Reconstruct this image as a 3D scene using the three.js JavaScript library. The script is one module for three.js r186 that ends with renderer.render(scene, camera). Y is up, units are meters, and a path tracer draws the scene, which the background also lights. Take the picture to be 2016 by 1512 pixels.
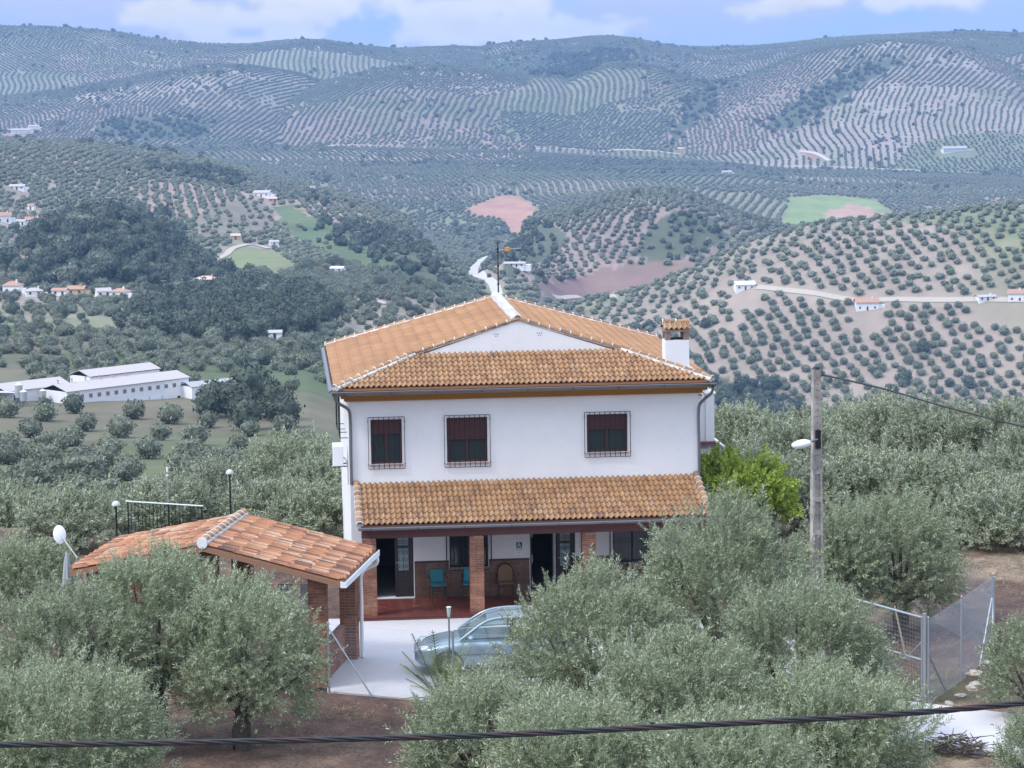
import * as THREE from 'three';
import { mergeGeometries } from 'three/addons/utils/BufferGeometryUtils.js';

// ---------- camera, sky, sun, exposure ----------
const scene = new THREE.Scene();
const FOCAL = 5500, PHOTO_W = 2016, PHOTO_H = 1512;             // focal length in photograph pixels
const camera = new THREE.PerspectiveCamera(2 * Math.atan(PHOTO_H / 2 / FOCAL) * 180 / Math.PI, PHOTO_W / PHOTO_H, 1, 12000);
camera.position.set(0, 15.35, 0);
camera.rotation.set(-Math.atan(656 / FOCAL), 0, -0.015, 'YXZ');
camera.updateMatrixWorld(true);
const EXPOSURE = 1.36, SUN_STRENGTH = 1.5, SKY_STRENGTH = 1.0;
const HAZE_DENSITY = 9.4e-5;
const renderer = new THREE.WebGLRenderer({ antialias: true });
renderer.toneMapping = THREE.LinearToneMapping;
renderer.toneMappingExposure = EXPOSURE;
renderer.shadowMap.enabled = true;

const V = (x, y, z) => new THREE.Vector3(x, y, z);
const { smoothstep, lerp, clamp } = THREE.MathUtils;
function rng(seed) { let a = seed >>> 0; return () => { a = (a + 0x6D2B79F5) | 0; let t = Math.imul(a ^ (a >>> 15), 1 | a); t = (t + Math.imul(t ^ (t >>> 7), 61 | t)) ^ t; return ((t ^ (t >>> 14)) >>> 0) / 4294967296; }; }
const hash2 = (x, y, s = 0) => { let h = Math.imul(x, 374761393) ^ Math.imul(y, 668265263) ^ Math.imul(s + 11, 2147483647 - 1013904223); h = Math.imul(h ^ (h >>> 13), 1274126177); return ((h ^ (h >>> 16)) >>> 0) / 4294967296; };
function vnoise(x, y, s = 0, per = 0) {
  let ix = Math.floor(x), iy = Math.floor(y); const fx = x - ix, fy = y - iy, u = fx * fx * (3 - 2 * fx), v = fy * fy * (3 - 2 * fy);
  const w = per ? (k) => ((k % per) + per) % per : (k) => k, x1 = w(ix + 1), y1 = w(iy + 1); ix = w(ix); iy = w(iy);
  return lerp(lerp(hash2(ix, iy, s), hash2(x1, iy, s), u), lerp(hash2(ix, y1, s), hash2(x1, y1, s), u), v);
}
function fbm(x, y, oct = 4, s = 0, per = 0) { let a = 0, amp = 0.5, n = 0; for (let i = 0; i < oct; i++) { a += amp * vnoise(x, y, s + i * 17, per); n += amp; amp *= 0.5; x *= 2; y *= 2; per *= 2; } return a / n; }

// sun: soft light through thin cloud, from the left and a little behind the camera
const SUN_AZ = 62 * Math.PI / 180, SUN_EL = 50 * Math.PI / 180;
const toSun = V(-Math.sin(SUN_AZ) * Math.cos(SUN_EL), Math.sin(SUN_EL), Math.cos(SUN_AZ) * Math.cos(SUN_EL));
const sun = new THREE.DirectionalLight(new THREE.Color().setRGB(1, 0.95, 0.87), SUN_STRENGTH);
sun.name = 'sun'; sun.target.position.set(0, 0, -72); sun.position.copy(sun.target.position).addScaledVector(toSun, 160);
sun.castShadow = true; sun.shadow.radius = 22; sun.shadow.mapSize.set(4096, 4096);
Object.assign(sun.shadow.camera, { left: -60, right: 60, top: 60, bottom: -60, near: 1, far: 400 });
scene.add(sun, sun.target);

// sky: blue air, a broken grey-blue deck and low white cumulus, dimmed near the horizon, upper sky kept brighter to light the house
function makeSky() {
  const W = 4096, H = 2048, d = new Float32Array(W * H * 4);
  for (let j = 0; j < H; j++) {
    const el = ((j + 0.5) / H - 0.5) * Math.PI, up = Math.max(0, Math.sin(el)), e = el * 180 / Math.PI;
    for (let i = 0; i < W; i++) {
      const o = (j * W + i) * 4; d[o + 3] = 1;
      if (e < 0) { d[o] = 0.30; d[o + 1] = 0.34; d[o + 2] = 0.38; continue; }
      const phi = ((i + 0.5) / W - 0.5) * 2 * Math.PI, dx = Math.cos(phi) * Math.cos(el), dz = Math.sin(phi) * Math.cos(el);
      const az = Math.atan2(dx, -dz) * 180 / Math.PI;
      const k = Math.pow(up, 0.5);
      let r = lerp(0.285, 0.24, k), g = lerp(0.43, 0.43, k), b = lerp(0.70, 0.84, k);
      // high deck: grey-blue banks seen on a flat ceiling
      const q = 1 / (up + 0.10), px = dx * q, pz = dz * q;
      const deck = smoothstep(fbm(px * 1.6 + 7.3, pz * 1.6 - 2.1, 4, 3), 0.36, 0.62);
      const thick = fbm(px * 3.1, pz * 3.1, 4, 9), white = 0.72 + 0.62 * thick;
      const cover = deck * smoothstep(e, 2.5, 14);
      r = lerp(r, 1.02 * white, cover); g = lerp(g, 1.06 * white, cover); b = lerp(b, 1.16 * white, cover);
      if (e < 16) {
        // low cloud over the ridges: long bars and heaped tops
        const lower = 1 - smoothstep(e, 9, 16);
        const bank = smoothstep(fbm(az * 0.16 + 3.17, e * 0.85 + 0.4, 3, 21), 0.46, 0.64) * lower * (0.25 + 0.75 * smoothstep(e, -0.1, 0.35));
        const veil = 0.75 * Math.exp(-(((az - 6.5) / 4.2) ** 2)) * smoothstep(fbm(az * 0.5 + 8, e * 1.6, 3, 23), 0.3, 0.6), mr = 0.36, mg = 0.41, mb = 0.60;
        const cl = Math.max(bank * 0.85, veil * lower); r = lerp(r, mr, cl); g = lerp(g, mg, cl); b = lerp(b, mb, cl);
        const puff = fbm(az * 0.62 + 1.7, e * 1.9 + 5.2, 5, 33) + 0.16 * fbm(az * 3.1, e * 5.5, 3, 41) - 0.10;
        const near = Math.exp(-(((az + 1.2) / 2.6) ** 2)) * Math.exp(-(((e - 0.35) / 0.45) ** 2)) * 0.24 + Math.exp(-(((az - 2.9) / 0.5) ** 2)) * Math.exp(-(((e - 0.9) / 0.7) ** 2)) * 0.12 + Math.exp(-(((az - 8.2) / 1.2) ** 2)) * Math.exp(-(((e - 1.0) / 0.35) ** 2)) * 0.12;
        const cum = smoothstep(puff + near, 0.565, 0.66) * lower;
        const wv = 0.86 + 0.16 * fbm(az * 2.3 + 9, e * 5 + 2, 3, 55);
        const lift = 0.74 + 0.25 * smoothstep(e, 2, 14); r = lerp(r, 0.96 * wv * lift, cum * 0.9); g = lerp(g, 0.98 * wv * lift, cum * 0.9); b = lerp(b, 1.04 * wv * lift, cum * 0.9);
      }
      // brighter towards the zenith and round the veiled sun
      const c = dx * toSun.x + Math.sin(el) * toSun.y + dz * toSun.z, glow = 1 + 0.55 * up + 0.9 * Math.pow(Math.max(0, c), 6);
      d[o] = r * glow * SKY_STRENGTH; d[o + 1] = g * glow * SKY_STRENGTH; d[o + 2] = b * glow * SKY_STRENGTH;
    }
  }
  const t = new THREE.DataTexture(d, W, H, THREE.RGBAFormat, THREE.FloatType);
  t.mapping = THREE.EquirectangularReflectionMapping; t.magFilter = THREE.LinearFilter; t.minFilter = THREE.LinearFilter; t.needsUpdate = true;
  return t;
}
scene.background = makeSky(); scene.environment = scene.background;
scene.fog = new THREE.FogExp2(new THREE.Color().setRGB(0.36, 0.60, 1.0), HAZE_DENSITY);

// ---------- helpers ----------
function sight(px, py) { return V((px - PHOTO_W / 2) / FOCAL, -(py - PHOTO_H / 2) / FOCAL, -1).applyQuaternion(camera.quaternion); }  // a line of sight of the survey
function at(px, py, depth) { return sight(px, py).multiplyScalar(depth).add(camera.position); }
const taken = new Map();
function numbered(name) { const n = taken.get(name) ?? 0; taken.set(name, n + 1); return n ? name + '_' + String(n).padStart(3, '0') : name; }
function tag(o, label, category, group, kind) { if (label) o.userData.label = label; if (category) o.userData.category = category; if (group) o.userData.group = group; if (kind) o.userData.kind = kind; return o; }
function thing(name, label, category, pos = [0, 0, 0], turn = 0, group) { const o = new THREE.Group(); o.name = numbered(name); o.position.set(...pos); o.rotation.y = turn; scene.add(o); return tag(o, label, category, group); }
function flat(g) { const h = g.index ? g.toNonIndexed() : g; for (const k of Object.keys(h.attributes)) if (!['position', 'normal', 'uv', 'color'].includes(k)) h.deleteAttribute(k); return h; }
function metric(g) {                                     // uv in metres on the plane that each face lies nearest to
  const p = g.attributes.position, uv = new Float32Array(p.count * 2), a = V(), b = V(), c = V(), n = V();
  for (let i = 0; i < p.count; i += 3) {
    a.fromBufferAttribute(p, i); b.fromBufferAttribute(p, i + 1); c.fromBufferAttribute(p, i + 2);
    n.copy(b).sub(a).cross(c.clone().sub(a)); const x = Math.abs(n.x), y = Math.abs(n.y), z = Math.abs(n.z);
    [a, b, c].forEach((v, k) => { const o = (i + k) * 2; if (y >= x && y >= z) { uv[o] = v.x; uv[o + 1] = v.z; } else if (x >= z) { uv[o] = v.z; uv[o + 1] = v.y; } else { uv[o] = v.x; uv[o + 1] = v.y; } });
  }
  return g.setAttribute('uv', new THREE.BufferAttribute(uv, 2));
}
function joined(geos) { const l = geos.map(flat), coloured = l.some((g) => g.attributes.color); for (const g of l) { if (!g.attributes.uv) g.setAttribute('uv', new THREE.BufferAttribute(new Float32Array(g.attributes.position.count * 2), 2)); if (coloured && !g.attributes.color) g.setAttribute('color', new THREE.BufferAttribute(new Float32Array(g.attributes.position.count * 3).fill(1), 3)); } return metric(l.length > 1 ? mergeGeometries(l) : l[0]); }
function shadowed(o) { o.castShadow = o.receiveShadow = true; return o; }
function part(parent, name, geos, material, label) { const o = shadowed(new THREE.Mesh(Array.isArray(geos) ? joined(geos) : geos, material)); o.name = parent === scene ? numbered(name) : name; if (label) o.userData.label = label; parent.add(o); return o; }
const box = (x0, x1, y0, y1, z0, z1) => new THREE.BoxGeometry(x1 - x0, y1 - y0, z1 - z0).translate((x0 + x1) / 2, (y0 + y1) / 2, (z0 + z1) / 2);
function rod(a, b, r0, r1 = r0, seg = 8) { const d = b.clone().sub(a), g = new THREE.CylinderGeometry(r1, r0, d.length(), seg).translate(0, d.length() / 2, 0); return g.applyQuaternion(new THREE.Quaternion().setFromUnitVectors(V(0, 1, 0), d.normalize())).translate(a.x, a.y, a.z); }
function tube(points, r, seg = 6, n = points.length * 4, closed = false) { return new THREE.TubeGeometry(new THREE.CatmullRomCurve3(points, closed), n, r, seg, closed); }
function prism(pts, y0, y1) { const s = new THREE.Shape(pts.map(([x, z]) => new THREE.Vector2(x, -z))); return new THREE.ExtrudeGeometry(s, { depth: y1 - y0, bevelEnabled: false }).rotateX(-Math.PI / 2).translate(0, y0, 0); }   // plan outline (x, z)
function rounded(x0, x1, y0, y1, z0, z1, r = 0.02) { const s = new THREE.Shape(), a = x0 + r, b = x1 - r, c = y0 + r, d = y1 - r; s.moveTo(a, c); s.lineTo(b, c); s.lineTo(b, d); s.lineTo(a, d); s.closePath(); return new THREE.ExtrudeGeometry(s, { depth: z1 - z0 - 2 * r, bevelEnabled: true, bevelSize: r, bevelThickness: r, bevelSegments: 2 }).translate(0, 0, z0 + r); }

// ---------- textures and materials ----------
function noiseTexture(n, f, colour, repeat = 1) {
  const d = new Uint8Array(n * n * 4);
  for (let j = 0; j < n; j++) for (let i = 0; i < n; i++) { const c = f(i / n, j / n), o = (j * n + i) * 4; for (let k = 0; k < 3; k++) d[o + k] = clamp(Math.round((c.length ? c[k] : c) * 255), 0, 255); d[o + 3] = 255; }
  const t = new THREE.DataTexture(d, n, n); t.wrapS = t.wrapT = THREE.RepeatWrapping; t.magFilter = THREE.LinearFilter; t.repeat.set(repeat, repeat); if (colour) t.colorSpace = THREE.SRGBColorSpace; t.needsUpdate = true; return t;
}
const stuccoBump = noiseTexture(256, (u, v) => 0.6 * fbm(u * 24, v * 24, 3, 1, 24) + 0.4 * fbm(u * 6, v * 6, 2, 5, 6), false, 0.5);
const grainBump = noiseTexture(256, (u, v) => fbm(u * 16, v * 16, 4, 2, 16), false, 0.6);
const weatherMap = noiseTexture(256, (u, v) => { const a = fbm(u * 4, v * 4, 5, 8, 4), b = fbm(u * 20, v * 20, 2, 4, 20); const w = 0.93 + 0.07 * a + 0.02 * (b - 0.5); return [w, w, w * 0.995]; }, true, 0.16);
const mottleMap = noiseTexture(256, (u, v) => { const a = fbm(u * 5, v * 5, 5, 18, 5), b = fbm(u * 32, v * 32, 2, 14, 32), w = 0.72 + 0.42 * (a - 0.5) + 0.22 * b; return [w, w * 0.985, w * 0.96]; }, true, 0.45);
const C = (r, g, b) => new THREE.Color().setRGB(r, g, b);
const M = (r, g, b, rough = 0.8, more = {}) => new THREE.MeshStandardMaterial({ color: C(r, g, b), roughness: rough, ...more });
const whitewash = M(0.80, 0.80, 0.81, 0.9, { map: weatherMap, bumpMap: stuccoBump, bumpScale: 0.006 });
const limeMortar = M(0.74, 0.74, 0.75, 0.95, { map: mottleMap, bumpMap: grainBump, bumpScale: 0.01 });
const ochre = M(0.36, 0.17, 0.03, 0.8, { map: weatherMap });
const concrete = M(0.52, 0.50, 0.51, 0.9, { map: weatherMap, bumpMap: grainBump, bumpScale: 0.004 });
const postConcrete = M(0.52, 0.49, 0.46, 0.9, { map: mottleMap, bumpMap: grainBump, bumpScale: 0.006 });
const brownWood = M(0.065, 0.022, 0.02, 0.55);
const shutterBrown = M(0.075, 0.022, 0.024, 0.6);
const beamRed = M(0.10, 0.035, 0.03, 0.7);
const ironBlack = M(0.012, 0.012, 0.014, 0.5, { metalness: 0.3 });
const zincGrey = M(0.20, 0.20, 0.215, 0.42, { metalness: 0.55 });
const galvanised = M(0.42, 0.45, 0.48, 0.45, { metalness: 0.7 });
const whitePaint = M(0.80, 0.81, 0.82, 0.5);
const glass = new THREE.MeshPhysicalMaterial({ color: C(0.9, 0.95, 0.95), roughness: 0.04, transmission: 0.92, thickness: 0 });
const darkGlass = new THREE.MeshPhysicalMaterial({ color: C(0.10, 0.13, 0.14), roughness: 0.05, transmission: 0.6, thickness: 0 });
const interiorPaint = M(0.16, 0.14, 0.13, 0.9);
const brickMats = [[0.36, 0.165, 0.10], [0.40, 0.19, 0.12], [0.32, 0.14, 0.09], [0.44, 0.22, 0.14]].map((c) => M(...c, 0.9, { map: mottleMap }));
const mortar = M(0.40, 0.34, 0.29, 0.95);
const clay = [[0.47, 0.275, 0.14], [0.42, 0.235, 0.118], [0.52, 0.325, 0.185], [0.37, 0.205, 0.11], [0.45, 0.285, 0.17], [0.31, 0.185, 0.12]];
const clayMats = clay.map((c) => M(...c, 0.85, { map: mottleMap, bumpMap: grainBump, bumpScale: 0.004 }));
const clayTinted = M(1, 1, 1, 0.85, { map: mottleMap, bumpMap: grainBump, bumpScale: 0.004 });
// ---------- the land: yard, slope below it, olive hills and the far range ----------
const curve = (pts) => (x) => { if (x <= pts[0][0]) return pts[0][1]; for (let i = 1; i < pts.length; i++) if (x <= pts[i][0]) return lerp(pts[i - 1][1], pts[i][1], (x - pts[i - 1][0]) / (pts[i][0] - pts[i - 1][0])); return pts[pts.length - 1][1]; };
function fall(px, py) { const d = sight(px, py); return d.y / Math.hypot(d.x, d.z); }
const rise = (px, py, r) => camera.position.y + r * fall(px, py);
// surveyed crest lines of the hills (photograph x -> y)
const crestLeft = curve([[-400, 275], [0, 292], [150, 298], [300, 312], [400, 332], [480, 348], [560, 378], [640, 398], [720, 425], [800, 465], [850, 510], [900, 560]]);
const crestWood = curve([[-400, 520], [0, 505], [60, 472], [140, 432], [230, 425], [300, 452], [380, 515], [440, 548], [560, 540], [700, 545], [850, 575]]);
const crestMiddle = curve([[900, 560], [950, 535], [1000, 488], [1080, 445], [1180, 412], [1250, 398], [1330, 392], [1400, 420], [1470, 455], [1560, 470], [1700, 480]]);
const crestRight = curve([[1050, 600], [1100, 592], [1250, 572], [1380, 522], [1480, 472], [1600, 442], [1800, 427], [2016, 404], [2500, 380]]);
const roadLine = curve([[-400, 272], [0, 275], [330, 286], [700, 289], [1000, 292], [1340, 304], [1560, 328], [2016, 345], [2500, 350]]);
const crestSpurs = curve([[-400, 160], [0, 158], [200, 150], [400, 122], [600, 112], [760, 126], [900, 132], [1000, 135], [1100, 106], [1200, 96], [1280, 106], [1380, 145], [1420, 156], [1480, 136], [1600, 106], [1750, 90], [2016, 84], [2500, 84]]);
const crestRange = curve([[-400, 60], [0, 55], [100, 54], [220, 62], [330, 80], [420, 88], [480, 90], [560, 80], [640, 77], [720, 90], [830, 97], [870, 88], [940, 97], [1000, 88], [1100, 82], [1180, 72], [1230, 70], [1300, 85], [1370, 93], [1440, 90], [1530, 86], [1600, 78], [1700, 70], [1800, 65], [1900, 62], [2016, 68], [2500, 66]]);
const COLS = [];
for (let x = -500; x <= 2550; x += 50) {
  const L = 1 - smoothstep(x, 600, 800), Rt = smoothstep(x, 1000, 1140), mid = smoothstep(x, 860, 960);
  const hid = (r) => lerp(-7, -172, clamp((r - 140) / 1180, 0, 1));
  const k = [[95, -0.6], [106, lerp(-1.8, -3.6, L)], [120, lerp(-4.2, -7.0, L)], [140, lerp(-7, rise(x, 1034, 140), L)], [200, lerp(-15.4, rise(x, 1000, 200), L)]];
  k.push([300, lerp(hid(300), rise(x, 962, 300), L)], [480, lerp(hid(480), rise(x, 905, 480), L)], [610, lerp(hid(610), rise(x, 798, 610), L)], [690, lerp(hid(690), rise(x, 768, 690), L)]);
  k.push([1080, lerp(hid(1080), rise(x, x < 700 ? 618 : 640, 1080), 1 - smoothstep(x, 760, 960))]);
  const r6 = lerp(1230, 1345, Rt), r7 = lerp(1400, 1620, Rt);
  const h6 = lerp(lerp(rise(x, 574, r6), -128, mid), rise(x, 845, r6), Rt), h7 = lerp(lerp(rise(x, crestWood(x), r7), rise(x, 602, r7), mid), rise(x, crestRight(x), r7), Rt);
  k.push([r6, h6], [r7, h7]);
  const hill = (1 - smoothstep(x, 400, 520)), r8 = lerp(1470, 1700, Rt);
  const h9raw = lerp(lerp(rise(x, 500, 1560), rise(x, 585, 1620), mid), -150, Rt), r9 = lerp(1560, 1790, Rt);
  k.push([r8, lerp(lerp(lerp(h7, h9raw, 0.5), h7 - 14, hill), h7 - 26, Rt)], [r9, h9raw]);
  const r10 = lerp(lerp(2150, 1760, smoothstep(x, 420, 850)), 2060, smoothstep(x, 930, 1080));
  let h10 = lerp(rise(x, crestLeft(x), r10), rise(x, crestMiddle(x), r10), smoothstep(x, 880, 940));
  h10 = lerp(h10, -142, smoothstep(x, 1490, 1650));
  k.push([r10, h10], [r10 + 160, h10 - 22 * (1 - smoothstep(Math.abs(x - 930), 90, 0)) * 1]);
  k.push([2700, rise(x, lerp(455, 470, smoothstep(x, 1400, 1800)), 2700)], [3250, rise(x, lerp(352, 385, smoothstep(x, 1200, 1800)), 3250)], [3800, rise(x, roadLine(x) + 3, 3800)]);
  const h14 = rise(x, crestSpurs(x), 4600);
  k.push([4150, lerp(rise(x, roadLine(x), 3800), h14, 0.46)], [4600, h14], [4820, h14 - 24], [5600, rise(x, crestRange(x), 5600)], [6600, -170]);
  const rs = k.map((p) => p[0]), hs = k.map((p) => p[1]), n = rs.length, m = new Array(n).fill(0), del = [];
  for (let i = 0; i < n - 1; i++) del.push((hs[i + 1] - hs[i]) / (rs[i + 1] - rs[i]));
  for (let i = 1; i < n - 1; i++) m[i] = del[i - 1] * del[i] <= 0 ? 0 : 2 / (1 / del[i - 1] + 1 / del[i]);
  m[0] = 0; m[n - 1] = del[n - 2];
  const d = sight(x, 450); COLS.push({ az: Math.atan2(d.x, -d.z), rs, hs, m, n });
}
function columnHeight(c, r) {
  if (r >= c.rs[c.n - 1]) return c.hs[c.n - 1];
  let i = 0; while (i < c.n - 2 && r > c.rs[i + 1]) i++;
  const w = c.rs[i + 1] - c.rs[i], t = (r - c.rs[i]) / w, t2 = t * t, t3 = t2 * t;
  return (2 * t3 - 3 * t2 + 1) * c.hs[i] + (t3 - 2 * t2 + t) * w * c.m[i] + (-2 * t3 + 3 * t2) * c.hs[i + 1] + (t3 - t2) * w * c.m[i + 1];
}
const AZ0 = COLS[0].az, AZ1 = COLS[COLS.length - 1].az;
function land(x, z) {                                     // height of the ground
  const r = Math.hypot(x, z), az = Math.atan2(x, -z);
  const small = 0.05 * (fbm(x * 0.35, z * 0.35, 3, 61) - 0.5);
  if (r < 95) return -0.16 + small - 0.44 * smoothstep(r, 84, 95);
  let i = 0; const a = clamp(az, AZ0, AZ1); while (i < COLS.length - 2 && a > COLS[i + 1].az) i++;
  const t = clamp((a - COLS[i].az) / (COLS[i + 1].az - COLS[i].az), 0, 1);
  let h = lerp(columnHeight(COLS[i], r), columnHeight(COLS[i + 1], r), t);
  const far = smoothstep(r, 550, 1500);
  h += far * r * 0.0030 * (fbm(x / 330 + 5, z / 330, 4, 71) - 0.5) + (1 - far) * smoothstep(r, 130, 300) * 5 * (fbm(x / 60, z / 60, 3, 77) - 0.5);
  const slope = smoothstep(r, 3750, 4050) * (1 - smoothstep(r, 4450, 5600));
  if (slope > 0) { const u = x / 360 + 0.5 * fbm(x / 900, z / 700, 2, 81); h -= slope * 62 * (Math.pow(1 - Math.abs(2 * vnoise(u, r / 1500, 83) - 1), 2) - 0.35); }
  const middle = smoothstep(r, 2500, 2850) * (1 - smoothstep(r, 3500, 3800));
  if (middle > 0) h += middle * 30 * (fbm(x / 300 + 9, z / 520, 3, 91) - 0.5);
  return h + small;
}
function hit(px, py, from = 96) {                         // where a line of sight of the survey meets the ground
  const d = sight(px, py), f = d.y / Math.hypot(d.x, d.z), ux = d.x / Math.hypot(d.x, d.z), uz = d.z / Math.hypot(d.x, d.z);
  let r = from; const gap = (q) => camera.position.y + q * f - land(ux * q, uz * q);
  while (r < 6500 && gap(r) > 0) r *= 1.004;
  let a = r / 1.004, b = r; for (let i = 0; i < 14; i++) { const c = (a + b) / 2; if (gap(c) > 0) a = c; else b = c; }
  return V(ux * b, land(ux * b, uz * b), uz * b);
}
const plan = (poly, from) => poly.map(([x, y]) => { const p = hit(x, y, from); return [p.x, p.z]; });
function inside(poly, x, z) { let c = false; for (let i = 0, j = poly.length - 1; i < poly.length; j = i++) { const [xi, zi] = poly[i], [xj, zj] = poly[j]; if ((zi > z) !== (zj > z) && x < ((xj - xi) * (z - zi)) / (zj - zi) + xi) c = !c; } return c; }
const bound = (poly) => { const r = { poly, x0: 1e9, x1: -1e9, z0: 1e9, z1: -1e9 }; for (const [x, z] of poly) { r.x0 = Math.min(r.x0, x); r.x1 = Math.max(r.x1, x); r.z0 = Math.min(r.z0, z); r.z1 = Math.max(r.z1, z); } return r; };
const within = (b, x, z) => x > b.x0 && x < b.x1 && z > b.z0 && z < b.z1 && inside(b.poly, x, z);
// ploughed and grass fields, bare of trees (outlines on the map)
const FIELDS = [
  { c: [0.42, 0.22, 0.15], p: [[915, 412], [985, 384], [1025, 386], [1062, 412], [1030, 438], [1035, 452], [1000, 448], [985, 432], [930, 424]], from: 2300 },
  { c: [0.40, 0.22, 0.16], p: [[1040, 428], [1140, 424], [1145, 432], [1090, 440], [1060, 452], [1036, 452]], from: 2300 },
  { c: [0.22, 0.13, 0.11], p: [[1062, 582], [1082, 545], [1180, 527], [1290, 518], [1382, 520], [1360, 548], [1250, 572], [1170, 585]], from: 1640 },
  { c: [0.21, 0.27, 0.10], p: [[1480, 428], [1555, 388], [1640, 384], [1720, 392], [1790, 432], [1640, 430]], from: 2300 },
  { c: [0.42, 0.26, 0.18], p: [[1620, 420], [1670, 402], [1720, 408], [1760, 432], [1640, 432]], from: 2300 },
  { c: [0.085, 0.125, 0.045], p: [[535, 405], [575, 402], [640, 440], [720, 485], [800, 530], [830, 552], [740, 535], [640, 500], [555, 450]], from: 1420 },
  { c: [0.19, 0.16, 0.12], p: [[385, 430], [420, 400], [500, 392], [530, 405], [545, 450], [480, 468], [390, 470]], from: 1420 },
  { c: [0.17, 0.19, 0.08], p: [[430, 500], [470, 480], [540, 492], [590, 525], [560, 545], [440, 520]], from: 1260 },
  { c: [0.20, 0.21, 0.08], p: [[0, 930], [35, 925], [40, 950], [0, 958]], from: 200 },
  { c: [0.30, 0.17, 0.11], p: [[1560, 296], [1620, 300], [1640, 318], [1590, 312]], from: 2500 },
].map((f) => ({ ...f, ...bound(plan(f.p, f.from)) }));
// woods and scrub (dark, no rows)
const WOODS = [
  { p: [[50, 480], [130, 425], [240, 415], [320, 455], [400, 530], [450, 570], [300, 573], [60, 566]], from: 1160, gap: 8, big: 1.55 },
  { p: [[300, 660], [320, 600], [400, 572], [520, 575], [600, 600], [640, 640], [560, 668], [420, 690]], from: 900, gap: 8, big: 1.5 },
  { p: [[1260, 505], [1270, 460], [1330, 415], [1400, 430], [1440, 470], [1380, 500], [1300, 520]], from: 1700, gap: 10, big: 0.9 },
  { p: [[960, 520], [1010, 480], [1090, 445], [1120, 470], [1040, 520], [1000, 560]], from: 1700, gap: 10, big: 0.9 },
  { p: [[1040, 150], [1090, 112], [1180, 98], [1250, 108], [1180, 132], [1100, 150]], from: 3900, gap: 11, big: 1.6 },
  { p: [[1380, 800], [1420, 745], [1500, 760], [1600, 800], [1560, 840], [1400, 840]], from: 1000, gap: 8, big: 1.5 },
  { p: [[180, 262], [200, 235], [330, 228], [420, 245], [400, 275], [280, 278]], from: 3800, gap: 13, big: 1.4 },
  { p: [[640, 440], [720, 440], [800, 480], [860, 540], [900, 570], [820, 560], [720, 490]], from: 1420, gap: 9, big: 1.2 },
  { p: [[1310, 300], [1360, 250], [1430, 170], [1440, 150], [1400, 170], [1330, 250]], from: 3800, gap: 12, big: 1.4 },
  { p: [[1500, 250], [1600, 170], [1720, 120], [1800, 110], [1680, 180], [1560, 260]], from: 3800, gap: 13, big: 1.4 },
  { p: [[300, 330], [420, 335], [500, 360], [460, 372], [340, 350]], from: 1700, gap: 10, big: 1.3 },
].map((f) => ({ ...f, ...bound(plan(f.p, f.from)) }));
// farm tracks and roads
const TRACKS = [
  { p: [[330, 284], [430, 287], [520, 288], [640, 288], [800, 290], [1000, 293], [1180, 298], [1340, 304]], w: 7, from: 3400 },
  { p: [[1560, 328], [1660, 330], [1760, 334], [1900, 340], [2030, 347]], w: 7, from: 3200 },
  { p: [[1575, 297], [1605, 302], [1632, 316]], w: 6, from: 3000 },
  { p: [[408, 518], [440, 505], [462, 488], [500, 482], [530, 490]], w: 4, from: 1200 },
  { p: [[980, 582], [972, 560], [958, 548], [945, 542], [936, 525], [960, 505], [985, 498]], w: 7, from: 1300 },
  { p: [[1490, 566], [1540, 571], [1600, 577], [1690, 592], [1760, 590], [1860, 591], [1930, 590], [2030, 592]], w: 4.5, from: 1300 },
  { p: [[1090, 584], [1150, 588], [1210, 590]], w: 4, from: 1200 },
  { p: [[560, 595], [640, 592], [720, 590], [760, 600]], w: 4, from: 1000 },
].map((t) => ({ ...t, pts: t.p.map(([x, y]) => hit(x, y, t.from)) }));
const nearTrack = (x, z, pad) => TRACKS.some((t) => { for (let i = 1; i < t.pts.length; i++) { const a = t.pts[i - 1], b = t.pts[i], dx = b.x - a.x, dz = b.z - a.z, l = dx * dx + dz * dz, s = clamp(((x - a.x) * dx + (z - a.z) * dz) / l, 0, 1); if (Math.hypot(x - a.x - s * dx, z - a.z - s * dz) < t.w / 2 + pad) return true; } return false; });
// olive groves: each holding has its own rows, spacing, age and soil
const CELL = 250, SOILS = [[0.30, 0.24, 0.19], [0.26, 0.215, 0.165], [0.31, 0.225, 0.18], [0.23, 0.21, 0.145], [0.18, 0.19, 0.11], [0.32, 0.265, 0.215], [0.25, 0.19, 0.155]];
const holdings = new Map();
function holding(i, j) {
  const key = i + ',' + j; if (holdings.has(key)) return holdings.get(key);
  const q = rng(((i * 73856093) ^ (j * 19349663)) >>> 0), x = (i + 0.15 + 0.7 * q()) * CELL, z = (j + 0.15 + 0.7 * q()) * CELL, r = Math.hypot(x, z), e = 40;
  const gx = land(x + e, z) - land(x - e, z), gz = land(x, z + e) - land(x, z - e);
  const h = { x, z, r, turn: (r > 2400 ? Math.atan2(x, z) + (q() - 0.5) * 0.9 : Math.atan2(gx, gz) + (q() - 0.5) * 1.2), along: 5.2 + 1.6 * q(), across: 8.4 + 2.4 * q(), jitter: r > 2600 ? 1.6 : 2.6, size: 4.0 + 1.1 * q(), soil: SOILS[Math.floor(q() * SOILS.length)], full: 0.9 + 0.1 * q(), dark: 0.85 + 0.3 * q() };
  const loose = q() < 0.58 || r < 2600; if (loose) { h.along = h.across = (r < 2600 ? 6.3 : 6.4) + 1.6 * q(); h.jitter = 3.2; }
  holdings.set(key, h); return h;
}
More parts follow.
